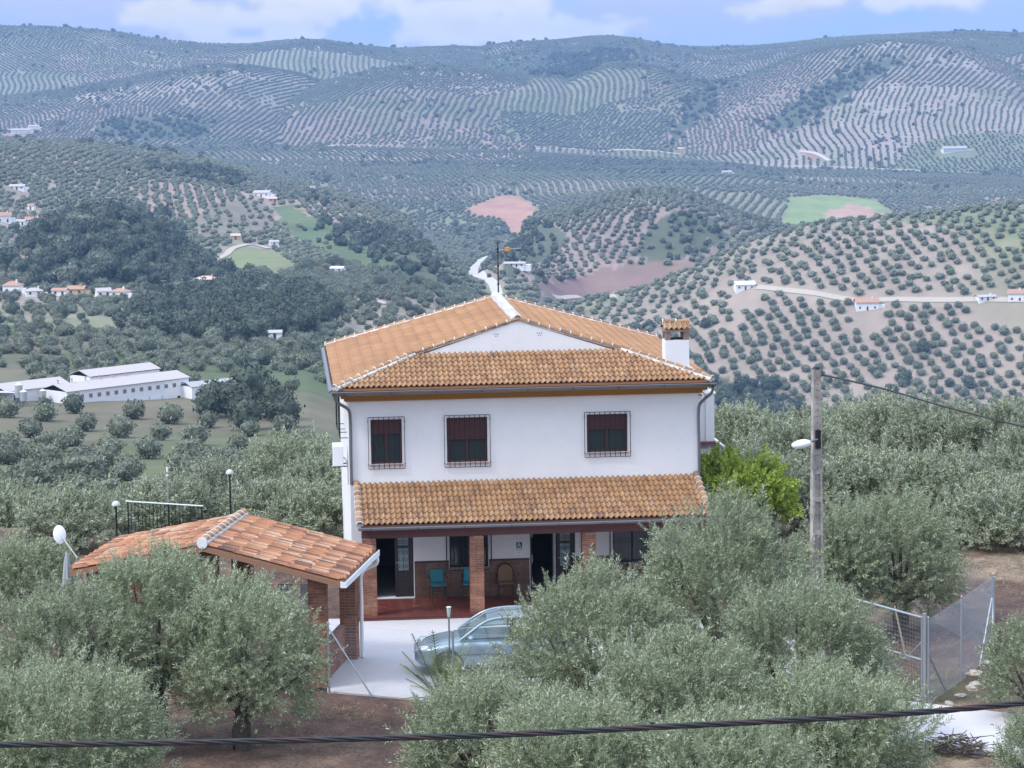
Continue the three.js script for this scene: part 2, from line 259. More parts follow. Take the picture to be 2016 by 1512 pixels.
function holdingAt(x, z) {
  const wx = x + 60 * (fbm(x / 170, z / 170, 2, 101) - 0.5), wz = z + 60 * (fbm(x / 170 + 40, z / 170, 2, 103) - 0.5);
  const i = Math.floor(wx / CELL), j = Math.floor(wz / CELL); let best = null, bd = 1e12;
  for (let a = -1; a <= 1; a++) for (let b = -1; b <= 1; b++) { const h = holding(i + a, j + b), d = (h.x - wx) ** 2 + (h.z - wz) ** 2; if (d < bd) { bd = d; best = h; } }
  return best;
}
function soilColour(x, z, out) {
  const r = Math.hypot(x, z), n = fbm(x / 23, z / 23, 3, 111), n2 = fbm(x / 90, z / 90, 3, 113);
  let c;
  if (r < 520) { c = [lerp(0.085, 0.15, n), lerp(0.085, 0.125, n), lerp(0.04, 0.065, n)]; const g = smoothstep(n2, 0.42, 0.6); c = [lerp(c[0], 0.085, g * 0.8), lerp(c[1], 0.115, g * 0.8), lerp(c[2], 0.035, g * 0.8)]; }
  else if (r < 1000) { const g = smoothstep(n2, 0.38, 0.62); c = [lerp(0.135, 0.07, g), lerp(0.118, 0.095, g), lerp(0.068, 0.03, g)]; }
  else { const s = holdingAt(x, z).soil; const g = smoothstep(n2, 0.5, 0.72) * 0.6; c = [lerp(s[0], 0.15, g), lerp(s[1], 0.18, g), lerp(s[2], 0.07, g)]; }
  for (const w of WOODS) if (within(w, x, z)) c = [0.085, 0.095, 0.05];
  const wx = x + 16 * (fbm(x / 18, z / 18, 3, 119) - 0.5), wz = z + 16 * (fbm(x / 18 + 9, z / 18, 3, 118) - 0.5);
  for (const f of FIELDS) if (within(f, wx, wz)) { const m = fbm(x / 34 + 3, z / 34, 4, 116), k = 0.75 + 0.5 * m, g = smoothstep(m, 0.5, 0.7) * 0.35; c = [lerp(f.c[0] * k, 0.13, g), lerp(f.c[1] * k, 0.15, g), lerp(f.c[2] * k, 0.06, g)]; }
  const v = 0.72 + 0.36 * n + 0.2 * fbm(x / 5, z / 5, 2, 117); out[0] = c[0] * v; out[1] = c[1] * v; out[2] = c[2] * v; return out;
}
{
  const az = [], deg = Math.PI / 180;
  for (let a = -180; a < -30; a += 6) az.push(a * deg);
  for (let a = -30; a < -11.4; a += 1) az.push(a * deg);
  for (let a = -11.4; a <= 11.4; a += 0.052) az.push(a * deg);
  for (let a = 12; a < 30; a += 1) az.push(a * deg);
  for (let a = 30; a <= 180; a += 6) az.push(a * deg);
  const rr = []; for (let r = 94.6; r < 6700; r *= r < 600 ? 1.008 : 1.0042) rr.push(r);
  const nA = az.length, nR = rr.length, pos = new Float32Array(nA * nR * 3), col = new Float32Array(nA * nR * 3), idx = new Uint32Array((nA - 1) * (nR - 1) * 6), c = [0, 0, 0];
  let o = 0, k = 0;
  for (let j = 0; j < nR; j++) for (let i = 0; i < nA; i++, o += 3) {
    const x = Math.sin(az[i]) * rr[j], z = -Math.cos(az[i]) * rr[j]; pos[o] = x; pos[o + 1] = land(x, z) - (j === 0 ? 0.3 : 0); pos[o + 2] = z;
    if (Math.abs(az[i]) < 0.21) soilColour(x, z, c); else { c[0] = 0.16; c[1] = 0.17; c[2] = 0.10; } col[o] = c[0]; col[o + 1] = c[1]; col[o + 2] = c[2];
    if (i < nA - 1 && j < nR - 1) { const a = j * nA + i, b = a + 1, d = a + nA, e = d + 1; idx[k++] = a; idx[k++] = b; idx[k++] = e; idx[k++] = a; idx[k++] = e; idx[k++] = d; }
  }
  const g = new THREE.BufferGeometry(); g.setAttribute('position', new THREE.BufferAttribute(pos, 3)); g.setAttribute('color', new THREE.BufferAttribute(col, 3)); g.setIndex(new THREE.BufferAttribute(idx, 1)); g.computeVertexNormals();
  const t = shadowed(new THREE.Mesh(g, M(1, 1, 1, 0.95, { vertexColors: true }))); t.name = 'terrain'; tag(t, 'olive-covered hills rising to a long ridge beyond the valley', 'hills', null, 'structure'); scene.add(t);
}
TRACKS.forEach((t, n) => {
  const c = new THREE.CatmullRomCurve3(t.pts), N = Math.max(24, Math.round(c.getLength() / 10)), pos = [], idx = [];
  for (let i = 0; i <= N; i++) { const p = c.getPointAt(i / N), d = c.getTangentAt(i / N); const s = V(-d.z, 0, d.x).normalize(); for (const k of [-1, 0, 1]) { const x = p.x + s.x * k * t.w / 2, z = p.z + s.z * k * t.w / 2; pos.push(x, land(x, z) + 0.35 + 0.1 * (k === 0), z); } if (i) for (const k of [0, 1]) { const a = (i - 1) * 3 + k; idx.push(a, a + 1, a + 4, a, a + 4, a + 3); } }
  const g = new THREE.BufferGeometry(); g.setAttribute('position', new THREE.Float32BufferAttribute(pos, 3)); g.setIndex(idx); g.computeVertexNormals();
  const o = shadowed(new THREE.Mesh(g, n === 4 || n === 2 ? M(0.5, 0.47, 0.42, 0.9) : M(0.42, 0.37, 0.30, 0.95))); o.name = numbered('road');
  tag(o, ['pale road running along the foot of the far range', 'thin road crossing below the hills on the far side', 'wide pale track cutting on the far hillside', 'curved farm track beside the small grassy rise', 'pale lane winding down the valley behind the roof antenna', 'farm road linking the white houses on the olive hill', 'short track below the purple ploughed field', 'narrow lane crossing the groves left of the house roof'][n], 'road', null, 'structure'); scene.add(o);
});
// the yard's bare soil
const soilMap = noiseTexture(512, (u, v) => { const a = fbm(u * 6, v * 6, 5, 28, 6), b = fbm(u * 60, v * 60, 2, 24, 60), s = hash2(Math.floor(u * 170), Math.floor(v * 170), 5) > 0.985 ? 0.35 : 0; const w = 0.62 + 0.5 * (a - 0.5) + 0.35 * (b - 0.4) + s; return [w, w * 0.97, w * 0.93]; }, true, 0.33);
const soilBump = noiseTexture(256, (u, v) => 0.7 * fbm(u * 10, v * 10, 4, 38, 10) + 0.3 * fbm(u * 50, v * 50, 2, 34, 50), false, 0.5);
{
  const pos = [], col = [], idx = [], uv = [], nA = 300, nR = 230; let row = 0;
  for (let j = 0; j < nR; j++) { const r = 24 + (95.5 - 24) * Math.pow(j / (nR - 1), 0.8); for (let i = 0; i < nA; i++) {
    const t = i / (nA - 1), a = (t < 0.1 ? lerp(-180, -14, t / 0.1) : t > 0.9 ? lerp(14, 180, (t - 0.9) / 0.1) : lerp(-14, 14, (t - 0.1) / 0.8)) * Math.PI / 180, x = Math.sin(a) * r, z = -Math.cos(a) * r;
    pos.push(x, land(x, z), z); uv.push(x, z);
    const dry = smoothstep(fbm(x * 0.22 + 3, z * 0.22, 4, 121), 0.46, 0.62) * (0.25 + 0.75 * smoothstep(x, -1, 9)), green = smoothstep(fbm(x * 0.3, z * 0.3 + 8, 3, 123), 0.55, 0.68) * smoothstep(x, 2, 9) * 0.7;
    let c = [0.155, 0.095, 0.075]; c = [lerp(c[0], 0.36, dry), lerp(c[1], 0.28, dry), lerp(c[2], 0.20, dry)]; c = [lerp(c[0], 0.14, green), lerp(c[1], 0.15, green), lerp(c[2], 0.07, green)]; col.push(...c);
    if (i < nA - 1 && j < nR - 1) { const p = j * nA + i; idx.push(p, p + 1, p + nA + 1, p, p + nA + 1, p + nA); } } }
  const g = new THREE.BufferGeometry(); g.setAttribute('position', new THREE.Float32BufferAttribute(pos, 3)); g.setAttribute('uv', new THREE.Float32BufferAttribute(uv, 2)); g.setAttribute('color', new THREE.Float32BufferAttribute(col, 3)); g.setIndex(idx); g.computeVertexNormals();
  const o = shadowed(new THREE.Mesh(g, M(1.35, 1.35, 1.35, 1, { vertexColors: true, map: soilMap, bumpMap: soilBump, bumpScale: 0.05 }))); o.name = 'ground'; tag(o, 'brown bare soil of the olive yard round the house', 'ground', null, 'structure'); scene.add(o);
}
// ---------- the white house ----------
const HOUSE_TURN = 4.811 * Math.PI / 180, HOUSE_AT = [-4.59, 0, -77.72];
const house = thing('white_house', 'two-storey white house with orange tiled roof and brick-columned porch', 'house', HOUSE_AT, HOUSE_TURN);
const houseFrame = new THREE.Matrix4().makeRotationY(HOUSE_TURN).setPosition(...HOUSE_AT);
const fromHouse = (x, y, z) => V(x, y, z).applyMatrix4(houseFrame);
const HW = 9.9, HD = 10.9, EAVE = 6.08, PITCH = 0.305, RIDGE_X = 4.92, EX0 = -0.4, EX1 = 10.24, EZ = 0.5, GZ = -1.45, BZ = -11.3, PEAK_Z = -9.2;
const RIDGE_Y = EAVE + PITCH * (RIDGE_X - EX0);
const uppers = [[0.60, 1.48, 3.85, 5.12], [2.74, 3.89, 3.84, 5.12], [6.71, 7.87, 4.02, 5.11]];
const openings = [[0.52, 1.74, 0.02, 2.12], [2.76, 3.86, 0.82, 2.06], [5.05, 6.34, 0.02, 2.12], [7.42, 8.56, 0.82, 2.06]];
{
  const s = new THREE.Shape([[0, -0.1], [HW, -0.1], [HW, 5.9], [0, 5.9]].map((p) => new THREE.Vector2(...p)));
  for (const [a, b, c, d] of [...uppers, ...openings]) s.holes.push(new THREE.Path([[a, c], [a, d], [b, d], [b, c]].map((p) => new THREE.Vector2(...p))));
  const front = new THREE.ExtrudeGeometry(s, { depth: 0.28, bevelEnabled: false }).translate(0, 0, -0.28);
  part(house, 'wall', [front, box(0, 0.28, -0.1, 5.9, -HD, -0.28), box(HW - 0.28, HW, -0.1, 5.9, -HD, -0.28), box(0.28, HW - 0.28, -0.1, 5.9, -HD, -HD + 0.28)], whitewash);
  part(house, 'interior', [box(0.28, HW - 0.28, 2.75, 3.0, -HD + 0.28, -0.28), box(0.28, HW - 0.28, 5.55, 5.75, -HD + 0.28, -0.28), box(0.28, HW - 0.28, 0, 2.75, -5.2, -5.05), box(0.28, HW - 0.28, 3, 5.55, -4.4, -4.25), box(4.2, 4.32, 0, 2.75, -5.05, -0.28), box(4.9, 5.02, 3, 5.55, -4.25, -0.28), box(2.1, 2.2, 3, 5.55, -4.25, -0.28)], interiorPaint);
  part(house, 'interior_floor', [box(0.28, HW - 0.28, -0.1, 0.012, -5.05, -0.28)], M(0.42, 0.42, 0.42, 0.35));
}
// plinth of glazed tiles under the porch
{
  const tiles = [M(0.20, 0.105, 0.075, 0.5, { map: mottleMap }), M(0.23, 0.13, 0.09, 0.5, { map: mottleMap }), M(0.17, 0.095, 0.075, 0.5, { map: mottleMap }), M(0.25, 0.15, 0.11, 0.5, { map: mottleMap })], q = rng(5), geo = new Map();
  const plinth = part(house, 'plinth', [box(1.76, 5.03, 0, 0.78, 0, 0.012)], M(0.10, 0.06, 0.05, 0.9));
  for (const [a, b, top] of [[0.0, 0.5, 1], [1.76, 2.74, 1], [2.74, 3.88, 0.76], [3.88, 5.03, 1], [6.36, 7.4, 1], [7.4, 8.58, 0.76], [8.58, HW, 1]]) {
    if (a < 1.7 || a > 5.1 || top > 0.9) part(plinth, 'tile_backing', [box(a, b, a < 1.7 || a > 5.1 ? 0 : 0.78, top + 0.02, 0, 0.012)], M(0.10, 0.06, 0.05, 0.9));
    const n = Math.max(1, Math.round((b - a) / 0.34)), m = Math.round(top / 0.34), w = (b - a) / n, h = top / m, key = w.toFixed(3) + h.toFixed(3);
    if (!geo.has(key)) geo.set(key, joined([box(-w / 2 + 0.004, w / 2 - 0.004, -h / 2 + 0.004, h / 2 - 0.004, 0.012, 0.02)]));
    for (let i = 0; i < n; i++) for (let j = 0; j < m; j++) part(plinth, 'wall_tile', geo.get(key), tiles[Math.floor(q() * 4)]).position.set(a + (i + 0.5) * w, (j + 0.5) * h, 0);
  }
  for (const [a, b] of [[0.0, 0.5], [1.76, 2.74], [3.88, 5.03], [6.36, 7.4], [8.58, HW]]) part(plinth, 'border_strip', [box(a, b, 1.02, 1.055, 0, 0.03)], M(0.07, 0.018, 0.02, 0.5));
}
// upper windows: half-lowered roller shutter behind an iron grille
uppers.forEach(([a, b, c, d], n) => {
  const w = part(house, 'window', [box(a, a + 0.06, c, d, -0.2, -0.12), box(b - 0.06, b, c, d, -0.2, -0.12), box(a + 0.06, b - 0.06, d - 0.06, d, -0.2, -0.12), box(a + 0.06, b - 0.06, c, c + 0.06, -0.2, -0.12), box((a + b) / 2 - 0.035, (a + b) / 2 + 0.035, c + 0.06, d - 0.06, -0.2, -0.125)], brownWood, ['brown window with shutter a third lowered', 'brown window with shutter half lowered', 'brown window with green curtain'][n]);
  const low = c + (d - c) * [0.66, 0.5, 0.58][n];
  part(w, 'pane', [box(a + 0.06, (a + b) / 2 - 0.035, c + 0.06, d - 0.06, -0.165, -0.16), box((a + b) / 2 + 0.035, b - 0.06, c + 0.06, d - 0.06, -0.165, -0.16)], darkGlass);
  const slats = []; const N = Math.round((d - low) / 0.05);
  for (let i = 0; i < N; i++) slats.push(rounded(a + 0.02, b - 0.02, low + (i + 0.06) * (d - low) / N, low + (i + 0.94) * (d - low) / N, -0.11, -0.095, 0.006));
  part(w, 'roller_shutter', [...slats, box(a + 0.02, b - 0.02, low, d, -0.116, -0.112)], shutterBrown);
  part(w, 'sill', [box(a - 0.03, b + 0.03, c - 0.045, c - 0.002, -0.12, 0.035)], M(0.42, 0.28, 0.22, 0.8));
  const q = rng(n + 3), cur = []; for (let i = 0; i < 9; i++) { const x = lerp(a + 0.08, b - 0.08, (i + 0.5) / 9); if (n === 1 ? i < 4 : n === 2 ? i > 3 : i > 2 && i < 6) cur.push(new THREE.CylinderGeometry(0.045, 0.055, d - c, 8).scale(1.3, 1, 0.5).translate(x, (c + d) / 2, -0.3 - 0.02 * q())); }
  part(w, 'curtain', cur, n ? M(0.02, 0.05, 0.042, 0.9) : M(0.09, 0.10, 0.10, 0.9));
  // grille standing off the wall
  const A = a - 0.07, B = b + 0.07, T = d + 0.075, S = c - 0.12, z = 0.07, r = 0.008;
  part(w, 'grille_frame', [box(A, B, T - r, T + r, z - r, z + r), box(A, B, S - r, S + r, z - r, z + r), box(A - r, A + r, S + r, T - r, z - r, z + r), box(B - r, B + r, S + r, T - r, z - r, z + r), ...[S + 0.13, T - 0.13, S + 0.32, T - 0.32].flatMap((y) => [A, B].map((x) => box(x - r * 0.8, x + r * 0.8, y - r, y + r, 0, z - r))), ...[S + 0.13, T - 0.13].flatMap((y) => [A - 0.012, B + 0.012].map((x) => new THREE.SphereGeometry(0.014, 6, 5).translate(x, y, z)))], ironBlack);
  const bars = Math.round((B - A) / 0.145), bar = joined([box(-0.009, 0.009, S + r, T - r, z - 0.009, z + 0.009)]);
  for (let i = 1; i < bars; i++) part(w, 'grille_bar', bar, ironBlack).position.x = A + (B - A) * i / bars;
});
// ground-floor windows
[1, 3].forEach((k) => {
  const [a, b, c, d] = openings[k], w = part(house, 'window', [box(a, a + 0.06, c, d, -0.22, -0.14), box(b - 0.06, b, c, d, -0.22, -0.14), box(a + 0.06, b - 0.06, d - 0.06, d, -0.22, -0.14), box(a + 0.06, b - 0.06, c, c + 0.06, -0.22, -0.14), box((a + b) / 2 - 0.03, (a + b) / 2 + 0.03, c + 0.06, d - 0.06, -0.22, -0.145)], M(0.03, 0.016, 0.016, 0.5));
  part(w, 'pane', [box(a + 0.06, b - 0.06, c + 0.06, d - 0.06, -0.19, -0.185)], darkGlass);
  part(w, 'sill', [box(a - 0.04, b + 0.04, c - 0.04, c - 0.002, -0.14, 0.06)], M(0.30, 0.24, 0.22, 0.7));
  for (const x of [a - 0.085, b + 0.085]) part(w, 'frame_moulding', [box(x - 0.015, x + 0.015, c, d, 0, 0.02)], ironBlack);
  const bars = 9, bar = joined([box(-0.009, 0.009, c - 0.03, d + 0.02, 0.061, 0.079)]);
  for (let i = 0; i <= bars; i++) part(w, 'grille_bar', bar, ironBlack).position.x = a + 0.02 + (b - a - 0.04) * i / bars;
  for (const y of [c - 0.05, d + 0.02, (c + d) / 2]) part(w, 'grille_rail', [box(a - 0.02, b + 0.02, y, y + 0.018, y > c && y < d ? 0.08 : 0.06, y > c && y < d ? 0.086 : 0.08)], ironBlack);
});
// two front doors, each with an open half and an iron-and-glass leaf
[0, 2].forEach((k) => {
  const [a, b, c, d] = openings[k], m = lerp(a, b, k ? 0.60 : 0.57), door = part(house, 'door', [box(a, a + 0.05, c, d, -0.2, -0.08), box(b - 0.05, b, c, d, -0.2, -0.08), box(a + 0.05, b - 0.05, d - 0.05, d, -0.2, -0.08)], M(0.02, 0.014, 0.016, 0.5));
  const L = m, R = b - 0.05, leafTop = d - 0.06, mid = 0.78;
  part(door, 'leaf_frame', [box(L, L + 0.09, c + 0.01, leafTop, -0.15, -0.1), box(R - 0.09, R, c + 0.01, leafTop, -0.15, -0.1), box(L + 0.09, R - 0.09, leafTop - 0.09, leafTop, -0.15, -0.1), box(L + 0.09, R - 0.09, 1.42, 1.50, -0.15, -0.1), box(L + 0.09, R - 0.09, c + 0.01, mid, -0.145, -0.105)], M(0.022, 0.016, 0.018, 0.45));
  part(door, 'glass_panel', [box(L + 0.09, R - 0.09, mid, 1.42, -0.13, -0.125), box(L + 0.09, R - 0.09, 1.5, leafTop - 0.09, -0.13, -0.125)], new THREE.MeshPhysicalMaterial({ color: C(0.34, 0.46, 0.50), roughness: 0.25, transmission: 0.25, thickness: 0 }));
  for (let i = 0; i < 5; i++) part(door, 'louvre', [box(L + 0.11, R - 0.11, 0.12 + i * 0.12, 0.2 + i * 0.12, -0.105, -0.098)], M(0.03, 0.02, 0.022, 0.45));
  const cx = (L + R) / 2, scrolls = []; for (const s of [-1, 1]) for (const y of [0.9, 1.1, 1.3, 1.6, 1.78]) scrolls.push(new THREE.TorusGeometry(0.045, 0.007, 5, 12).translate(cx + s * 0.075, y, -0.09));
  part(door, 'iron_scrollwork', [box(cx - 0.008, cx + 0.008, mid, leafTop - 0.09, -0.098, -0.085), ...scrolls], ironBlack);
  if (k) part(door, 'open_leaf', [box(L - 0.1, L - 0.03, c + 0.3, leafTop, -0.5, -0.12)], M(0.42, 0.42, 0.44, 0.5), 'pale edge of the open inner leaf');
  part(door, 'door_handle', [rod(V(L + 0.045, 1.02, -0.1), V(L + 0.045, 1.02, -0.04), 0.012), rod(V(L + 0.045, 1.02, -0.045), V(L + 0.13, 1.02, -0.045), 0.01)], galvanised);
  for (const y of [0.35, 1.0, 1.75]) part(door, 'hinge', [box(a + 0.052, a + 0.07, y - 0.12, y + 0.12, -0.1, -0.075)], galvanised);
});
// ochre cornice, gutters, downpipes
part(house, 'cornice', [box(-0.1, HW + 0.1, 5.66, 5.76, 0.003, 0.12), box(-0.22, HW + 0.22, 5.76, 5.86, 0.003, 0.28), box(-0.12, -0.003, 5.66, 5.86, -HD, 0.003), box(HW + 0.003, HW + 0.12, 5.66, 5.86, -HD, 0.003)], ochre);
function gutter(name, x0, x1, y, z, step) {
  const s = []; for (let i = 0; i <= 10; i++) { const t = Math.PI + Math.PI * i / 10; s.push(new THREE.Vector2(Math.cos(t) * 0.075, Math.sin(t) * 0.075)); } for (let i = 10; i >= 0; i--) { const t = Math.PI + Math.PI * i / 10; s.push(new THREE.Vector2(Math.cos(t) * 0.066, Math.sin(t) * 0.066)); }
  const g = new THREE.ExtrudeGeometry(new THREE.Shape(s), { depth: x1 - x0, bevelEnabled: false }).rotateY(Math.PI / 2).translate(x0, y, z);
  const o = part(house, name, [g, new THREE.CylinderGeometry(0.012, 0.012, x1 - x0, 6).rotateZ(Math.PI / 2).translate((x0 + x1) / 2, y, z + 0.075)], zincGrey);
  const b = joined([new THREE.TorusGeometry(0.082, 0.013, 5, 10, Math.PI).rotateZ(Math.PI).rotateY(Math.PI / 2)]);
  for (let x = x0 + 0.35; x < x1; x += step) part(o, 'gutter_bracket', b, M(0.05, 0.05, 0.055, 0.5)).position.set(x, y, z);
  return o;
}
gutter('gutter', EX0 - 0.08, EX1 + 0.08, 5.99, EZ + 0.12, 1.28);
gutter('gutter', 0.12, HW - 0.05, 2.50, 2.68, 1.28);
part(house, 'gutter', [new THREE.CylinderGeometry(0.075, 0.075, 11.6, 10, 1, false, Math.PI / 2, Math.PI).rotateX(Math.PI / 2).translate(EX0 - 0.09, 5.97, -5.3)], zincGrey);
part(house, 'downpipe', [tube([V(EX0 - 0.02, 5.92, EZ + 0.1), V(EX0 + 0.08, 5.7, EZ - 0.05), V(0.0, 5.42, 0.12), V(0.03, 5.2, 0.06), V(0.03, 4.2, 0.06), V(0.03, 3.3, 0.06)], 0.045, 8, 40)], zincGrey);
part(house, 'downpipe', [tube([V(EX1 - 0.02, 5.9, EZ + 0.08), V(EX1 - 0.02, 5.72, EZ - 0.05), V(HW + 0.03, 5.35, 0.1), V(HW + 0.0, 5.15, 0.06), V(HW, 4.2, 0.06), V(HW, 3.3, 0.06)], 0.042, 8, 40)], zincGrey);
// ---- roof ----
const P = (x, y, z) => [x, y, z];
function sheet(quads, t = 0.06) {                        // closed slabs from corner lists (top side), t thick
  return quads.map((q) => { const n = q.length, pos = [], idx = []; for (const p of q) pos.push(p[0], p[1] - 0.02, p[2]); for (const p of q) pos.push(p[0], p[1] - 0.02 - t, p[2]); for (let i = 1; i < n - 1; i++) { idx.push(0, i, i + 1, n, n + i + 1, n + i); } for (let i = 0; i < n; i++) { const j = (i + 1) % n; idx.push(i, n + i, n + j, i, n + j, j); } const g = new THREE.BufferGeometry(); g.setAttribute('position', new THREE.Float32BufferAttribute(pos, 3)); g.setIndex(idx); const f = g.toNonIndexed(); f.computeVertexNormals(); return f; });
}
const hipX0 = EX0 + (EAVE + 0.36 * (EZ - GZ) - EAVE) / PITCH, hipX1 = EX1 - (hipX0 - EX0), HIP_Y = EAVE + 0.36 * (EZ - GZ);
const ridgeF = P(RIDGE_X, RIDGE_Y, GZ), ridgeB = P(RIDGE_X, RIDGE_Y, PEAK_Z);
const roof = part(house, 'roof', sheet([
  [P(EX0, EAVE, EZ), P(EX1, EAVE, EZ), P(hipX1, HIP_Y, GZ), P(hipX0, HIP_Y, GZ)],
  [P(hipX0, HIP_Y, GZ), ridgeF, ridgeB, P(EX0, EAVE, BZ), P(EX0, EAVE, EZ)],
  [P(hipX1, HIP_Y, GZ), P(EX1, EAVE, EZ), P(EX1, EAVE, BZ), ridgeB, ridgeF],
  [P(EX1, EAVE, BZ), P(EX0, EAVE, BZ), ridgeB]]), M(0.30, 0.14, 0.07, 0.9));
part(house, 'eaves_board', [box(EX0 + 0.05, EX1 - 0.05, 5.86, 5.96, 0.12, EZ - 0.02), box(EX0 + 0.04, -0.003, 5.86, 5.96, BZ, 0.12), box(HW + 0.003, EX1 - 0.04, 5.86, 5.96, BZ, 0.12)], M(0.20, 0.14, 0.10, 0.8));
// gablet above the front slope
{
  const s = new THREE.Shape([[hipX0 + 0.05, HIP_Y - 0.08], [hipX1 - 0.05, HIP_Y - 0.08], [RIDGE_X, RIDGE_Y - 0.03]].map((p) => new THREE.Vector2(...p)));
  const gw = part(house, 'gable_wall', [new THREE.ExtrudeGeometry(s, { depth: 0.06, bevelEnabled: false }).translate(0, 0, GZ - 0.045)], whitewash);
  for (const cx of [RIDGE_X - 0.62, RIDGE_X + 0.62]) for (const [dx, dy] of [[-0.06, 0.03], [0.06, 0.03], [-0.03, -0.03], [0.03, -0.03], [0, 0.035]]) part(gw, 'vent_hole', [new THREE.CylinderGeometry(0.014, 0.014, 0.02, 7).rotateX(Math.PI / 2).translate(cx + dx, HIP_Y + 0.5 + dy, GZ + 0.012)], M(0.05, 0.05, 0.05, 0.9));
}
// clay pantiles
function pantile(w, len, high, lip = 0.026, raise = 0.034) {
  const N = 8, top = [], g = new THREE.BufferGeometry(), pos = [], idx = [];
  for (let i = 0; i <= N; i++) { const u = i / N, t = u / 0.64; top.push([(u - 0.5) * w * 1.06, t < 1 ? high * Math.sin(Math.PI * t) : -0.1 * high * Math.sin(Math.PI * (u - 0.64) / 0.36)]); }
  for (const [x, y] of top) pos.push(x, y, -len * 1.12); for (const [x, y] of top) pos.push(x, y + raise, 0); for (const [x, y] of top) pos.push(x, y + raise - lip, 0);
  for (let i = 0; i < N; i++) { const a = i, b = i + N + 1, c = i + 2 * (N + 1); idx.push(a, b, b + 1, a, b + 1, a + 1, b, c, c + 1, b, c + 1, b + 1); }
  g.setAttribute('position', new THREE.Float32BufferAttribute(pos, 3)); g.setIndex(idx); const f = g.toNonIndexed(); f.computeVertexNormals(); return metric(f);
}
const tileGeos = new Map(); const tileShape = (w, l, h, lip, raise) => { const k = [w, l, h, lip ?? 0, raise ?? 0].map((v) => v.toFixed(3)).join(); if (!tileGeos.has(k)) tileGeos.set(k, pantile(w, l, h, lip, raise)); return tileGeos.get(k); };
function slopeFrame(eaveA, eaveB, up) {                  // x along the eave, z down the slope, origin at the eave's start
  const X = V(...eaveB).sub(V(...eaveA)).normalize(), U = V(...up).sub(V(...eaveA)); U.addScaledVector(X, -U.dot(X)).normalize(); const Z = U.clone().negate(), Y = Z.clone().cross(X); return new THREE.Matrix4().makeBasis(X, Y, Z).setPosition(...eaveA);
}
function tiling(parent, frame, width, rows, step, w, inPlan, singles, seed, mats, tintOf, rowStuff = 'tile_field', high = 0.056) {
  const q = rng(seed), shape = tileShape(w, step, high), many = [], tints = [], m = new THREE.Matrix4(), e = new THREE.Euler(), cols = Math.floor(width / w + 0.01); let left = singles;
  for (let r = 0; r < rows; r++) for (let c = 0; c < cols; c++) {
    const x = (c + 0.5) * width / cols, z = -r * step; if (!inPlan(x, -z + step * 0.5)) { q(); continue; }
    const v = q(); m.makeRotationFromEuler(e.set((q() - 0.5) * 0.012, (q() - 0.5) * 0.015, (q() - 0.5) * 0.02)).setPosition(x + (q() - 0.5) * 0.004, q() * 0.003, z + (q() - 0.5) * 0.008); m.premultiply(frame);
    if (left > 0) { left--; const o = shadowed(new THREE.Mesh(shape, mats[Math.floor(v * v * mats.length * 0.999)])); o.name = 'roof_tile'; m.decompose(o.position, o.quaternion, o.scale); parent.add(o); }
    else { many.push(m.clone()); const t = tintOf(q, x, -z); tints.push(t); }
  }
  if (many.length) { const o = shadowed(new THREE.InstancedMesh(shape, clayTinted, many.length)); many.forEach((mm, i) => { o.setMatrixAt(i, mm); o.setColorAt(i, tints[i]); }); o.name = rowStuff; o.userData.kind = 'stuff'; parent.add(o); }
}
const tint = (q) => { const c = clay[Math.floor(q() * q() * clay.length)], s = 0.88 + 0.24 * q(); return C(c[0] * s, c[1] * s, c[2] * s); };
const paler = (q, x, u) => { const s = (0.84 + 0.2 * q()) * (0.86 + 0.32 * fbm(x * 0.9, u * 1.6, 3, 161)); return C(0.53 * s, 0.29 * s, 0.15 * s); };
const TW = 0.148;
{
  const L = Math.hypot(EZ - GZ, HIP_Y - EAVE), rows = 7, inset = (hipX0 - EX0) / L;
  tiling(roof, slopeFrame(P(EX0, EAVE, EZ), P(EX1, EAVE, EZ), P(EX0, HIP_Y, GZ)), EX1 - EX0, rows, L / rows, TW, (x, u) => x > u * inset - 0.02 && x < EX1 - EX0 - u * inset + 0.02, 0, 21, clayMats, tint);
  const S = Math.hypot(RIDGE_X - EX0, RIDGE_Y - EAVE), rowsS = 16, frontZ = (u) => { const x = u / S * (RIDGE_X - EX0); return x < hipX0 - EX0 ? EZ - x / (hipX0 - EX0) * (EZ - GZ) : GZ - 0.02; }, backZ = (u) => lerp(BZ, PEAK_Z, u / S);
  tiling(roof, slopeFrame(P(EX0, EAVE, BZ), P(EX0, EAVE, EZ), P(RIDGE_X, RIDGE_Y, BZ)), EZ - BZ, rowsS, S / rowsS, 0.19, (x, u) => BZ + x < frontZ(u) && BZ + x > backZ(u), 0, 22, clayMats, paler, 'tile_field', 0.028);
  tiling(roof, slopeFrame(P(EX1, EAVE, EZ), P(EX1, EAVE, BZ), P(RIDGE_X, RIDGE_Y, EZ)), EZ - BZ, rowsS, S / rowsS, 0.19, (x, u) => EZ - x < frontZ(u) && EZ - x > backZ(u), 0, 23, clayMats, paler, 'tile_field', 0.028);
}
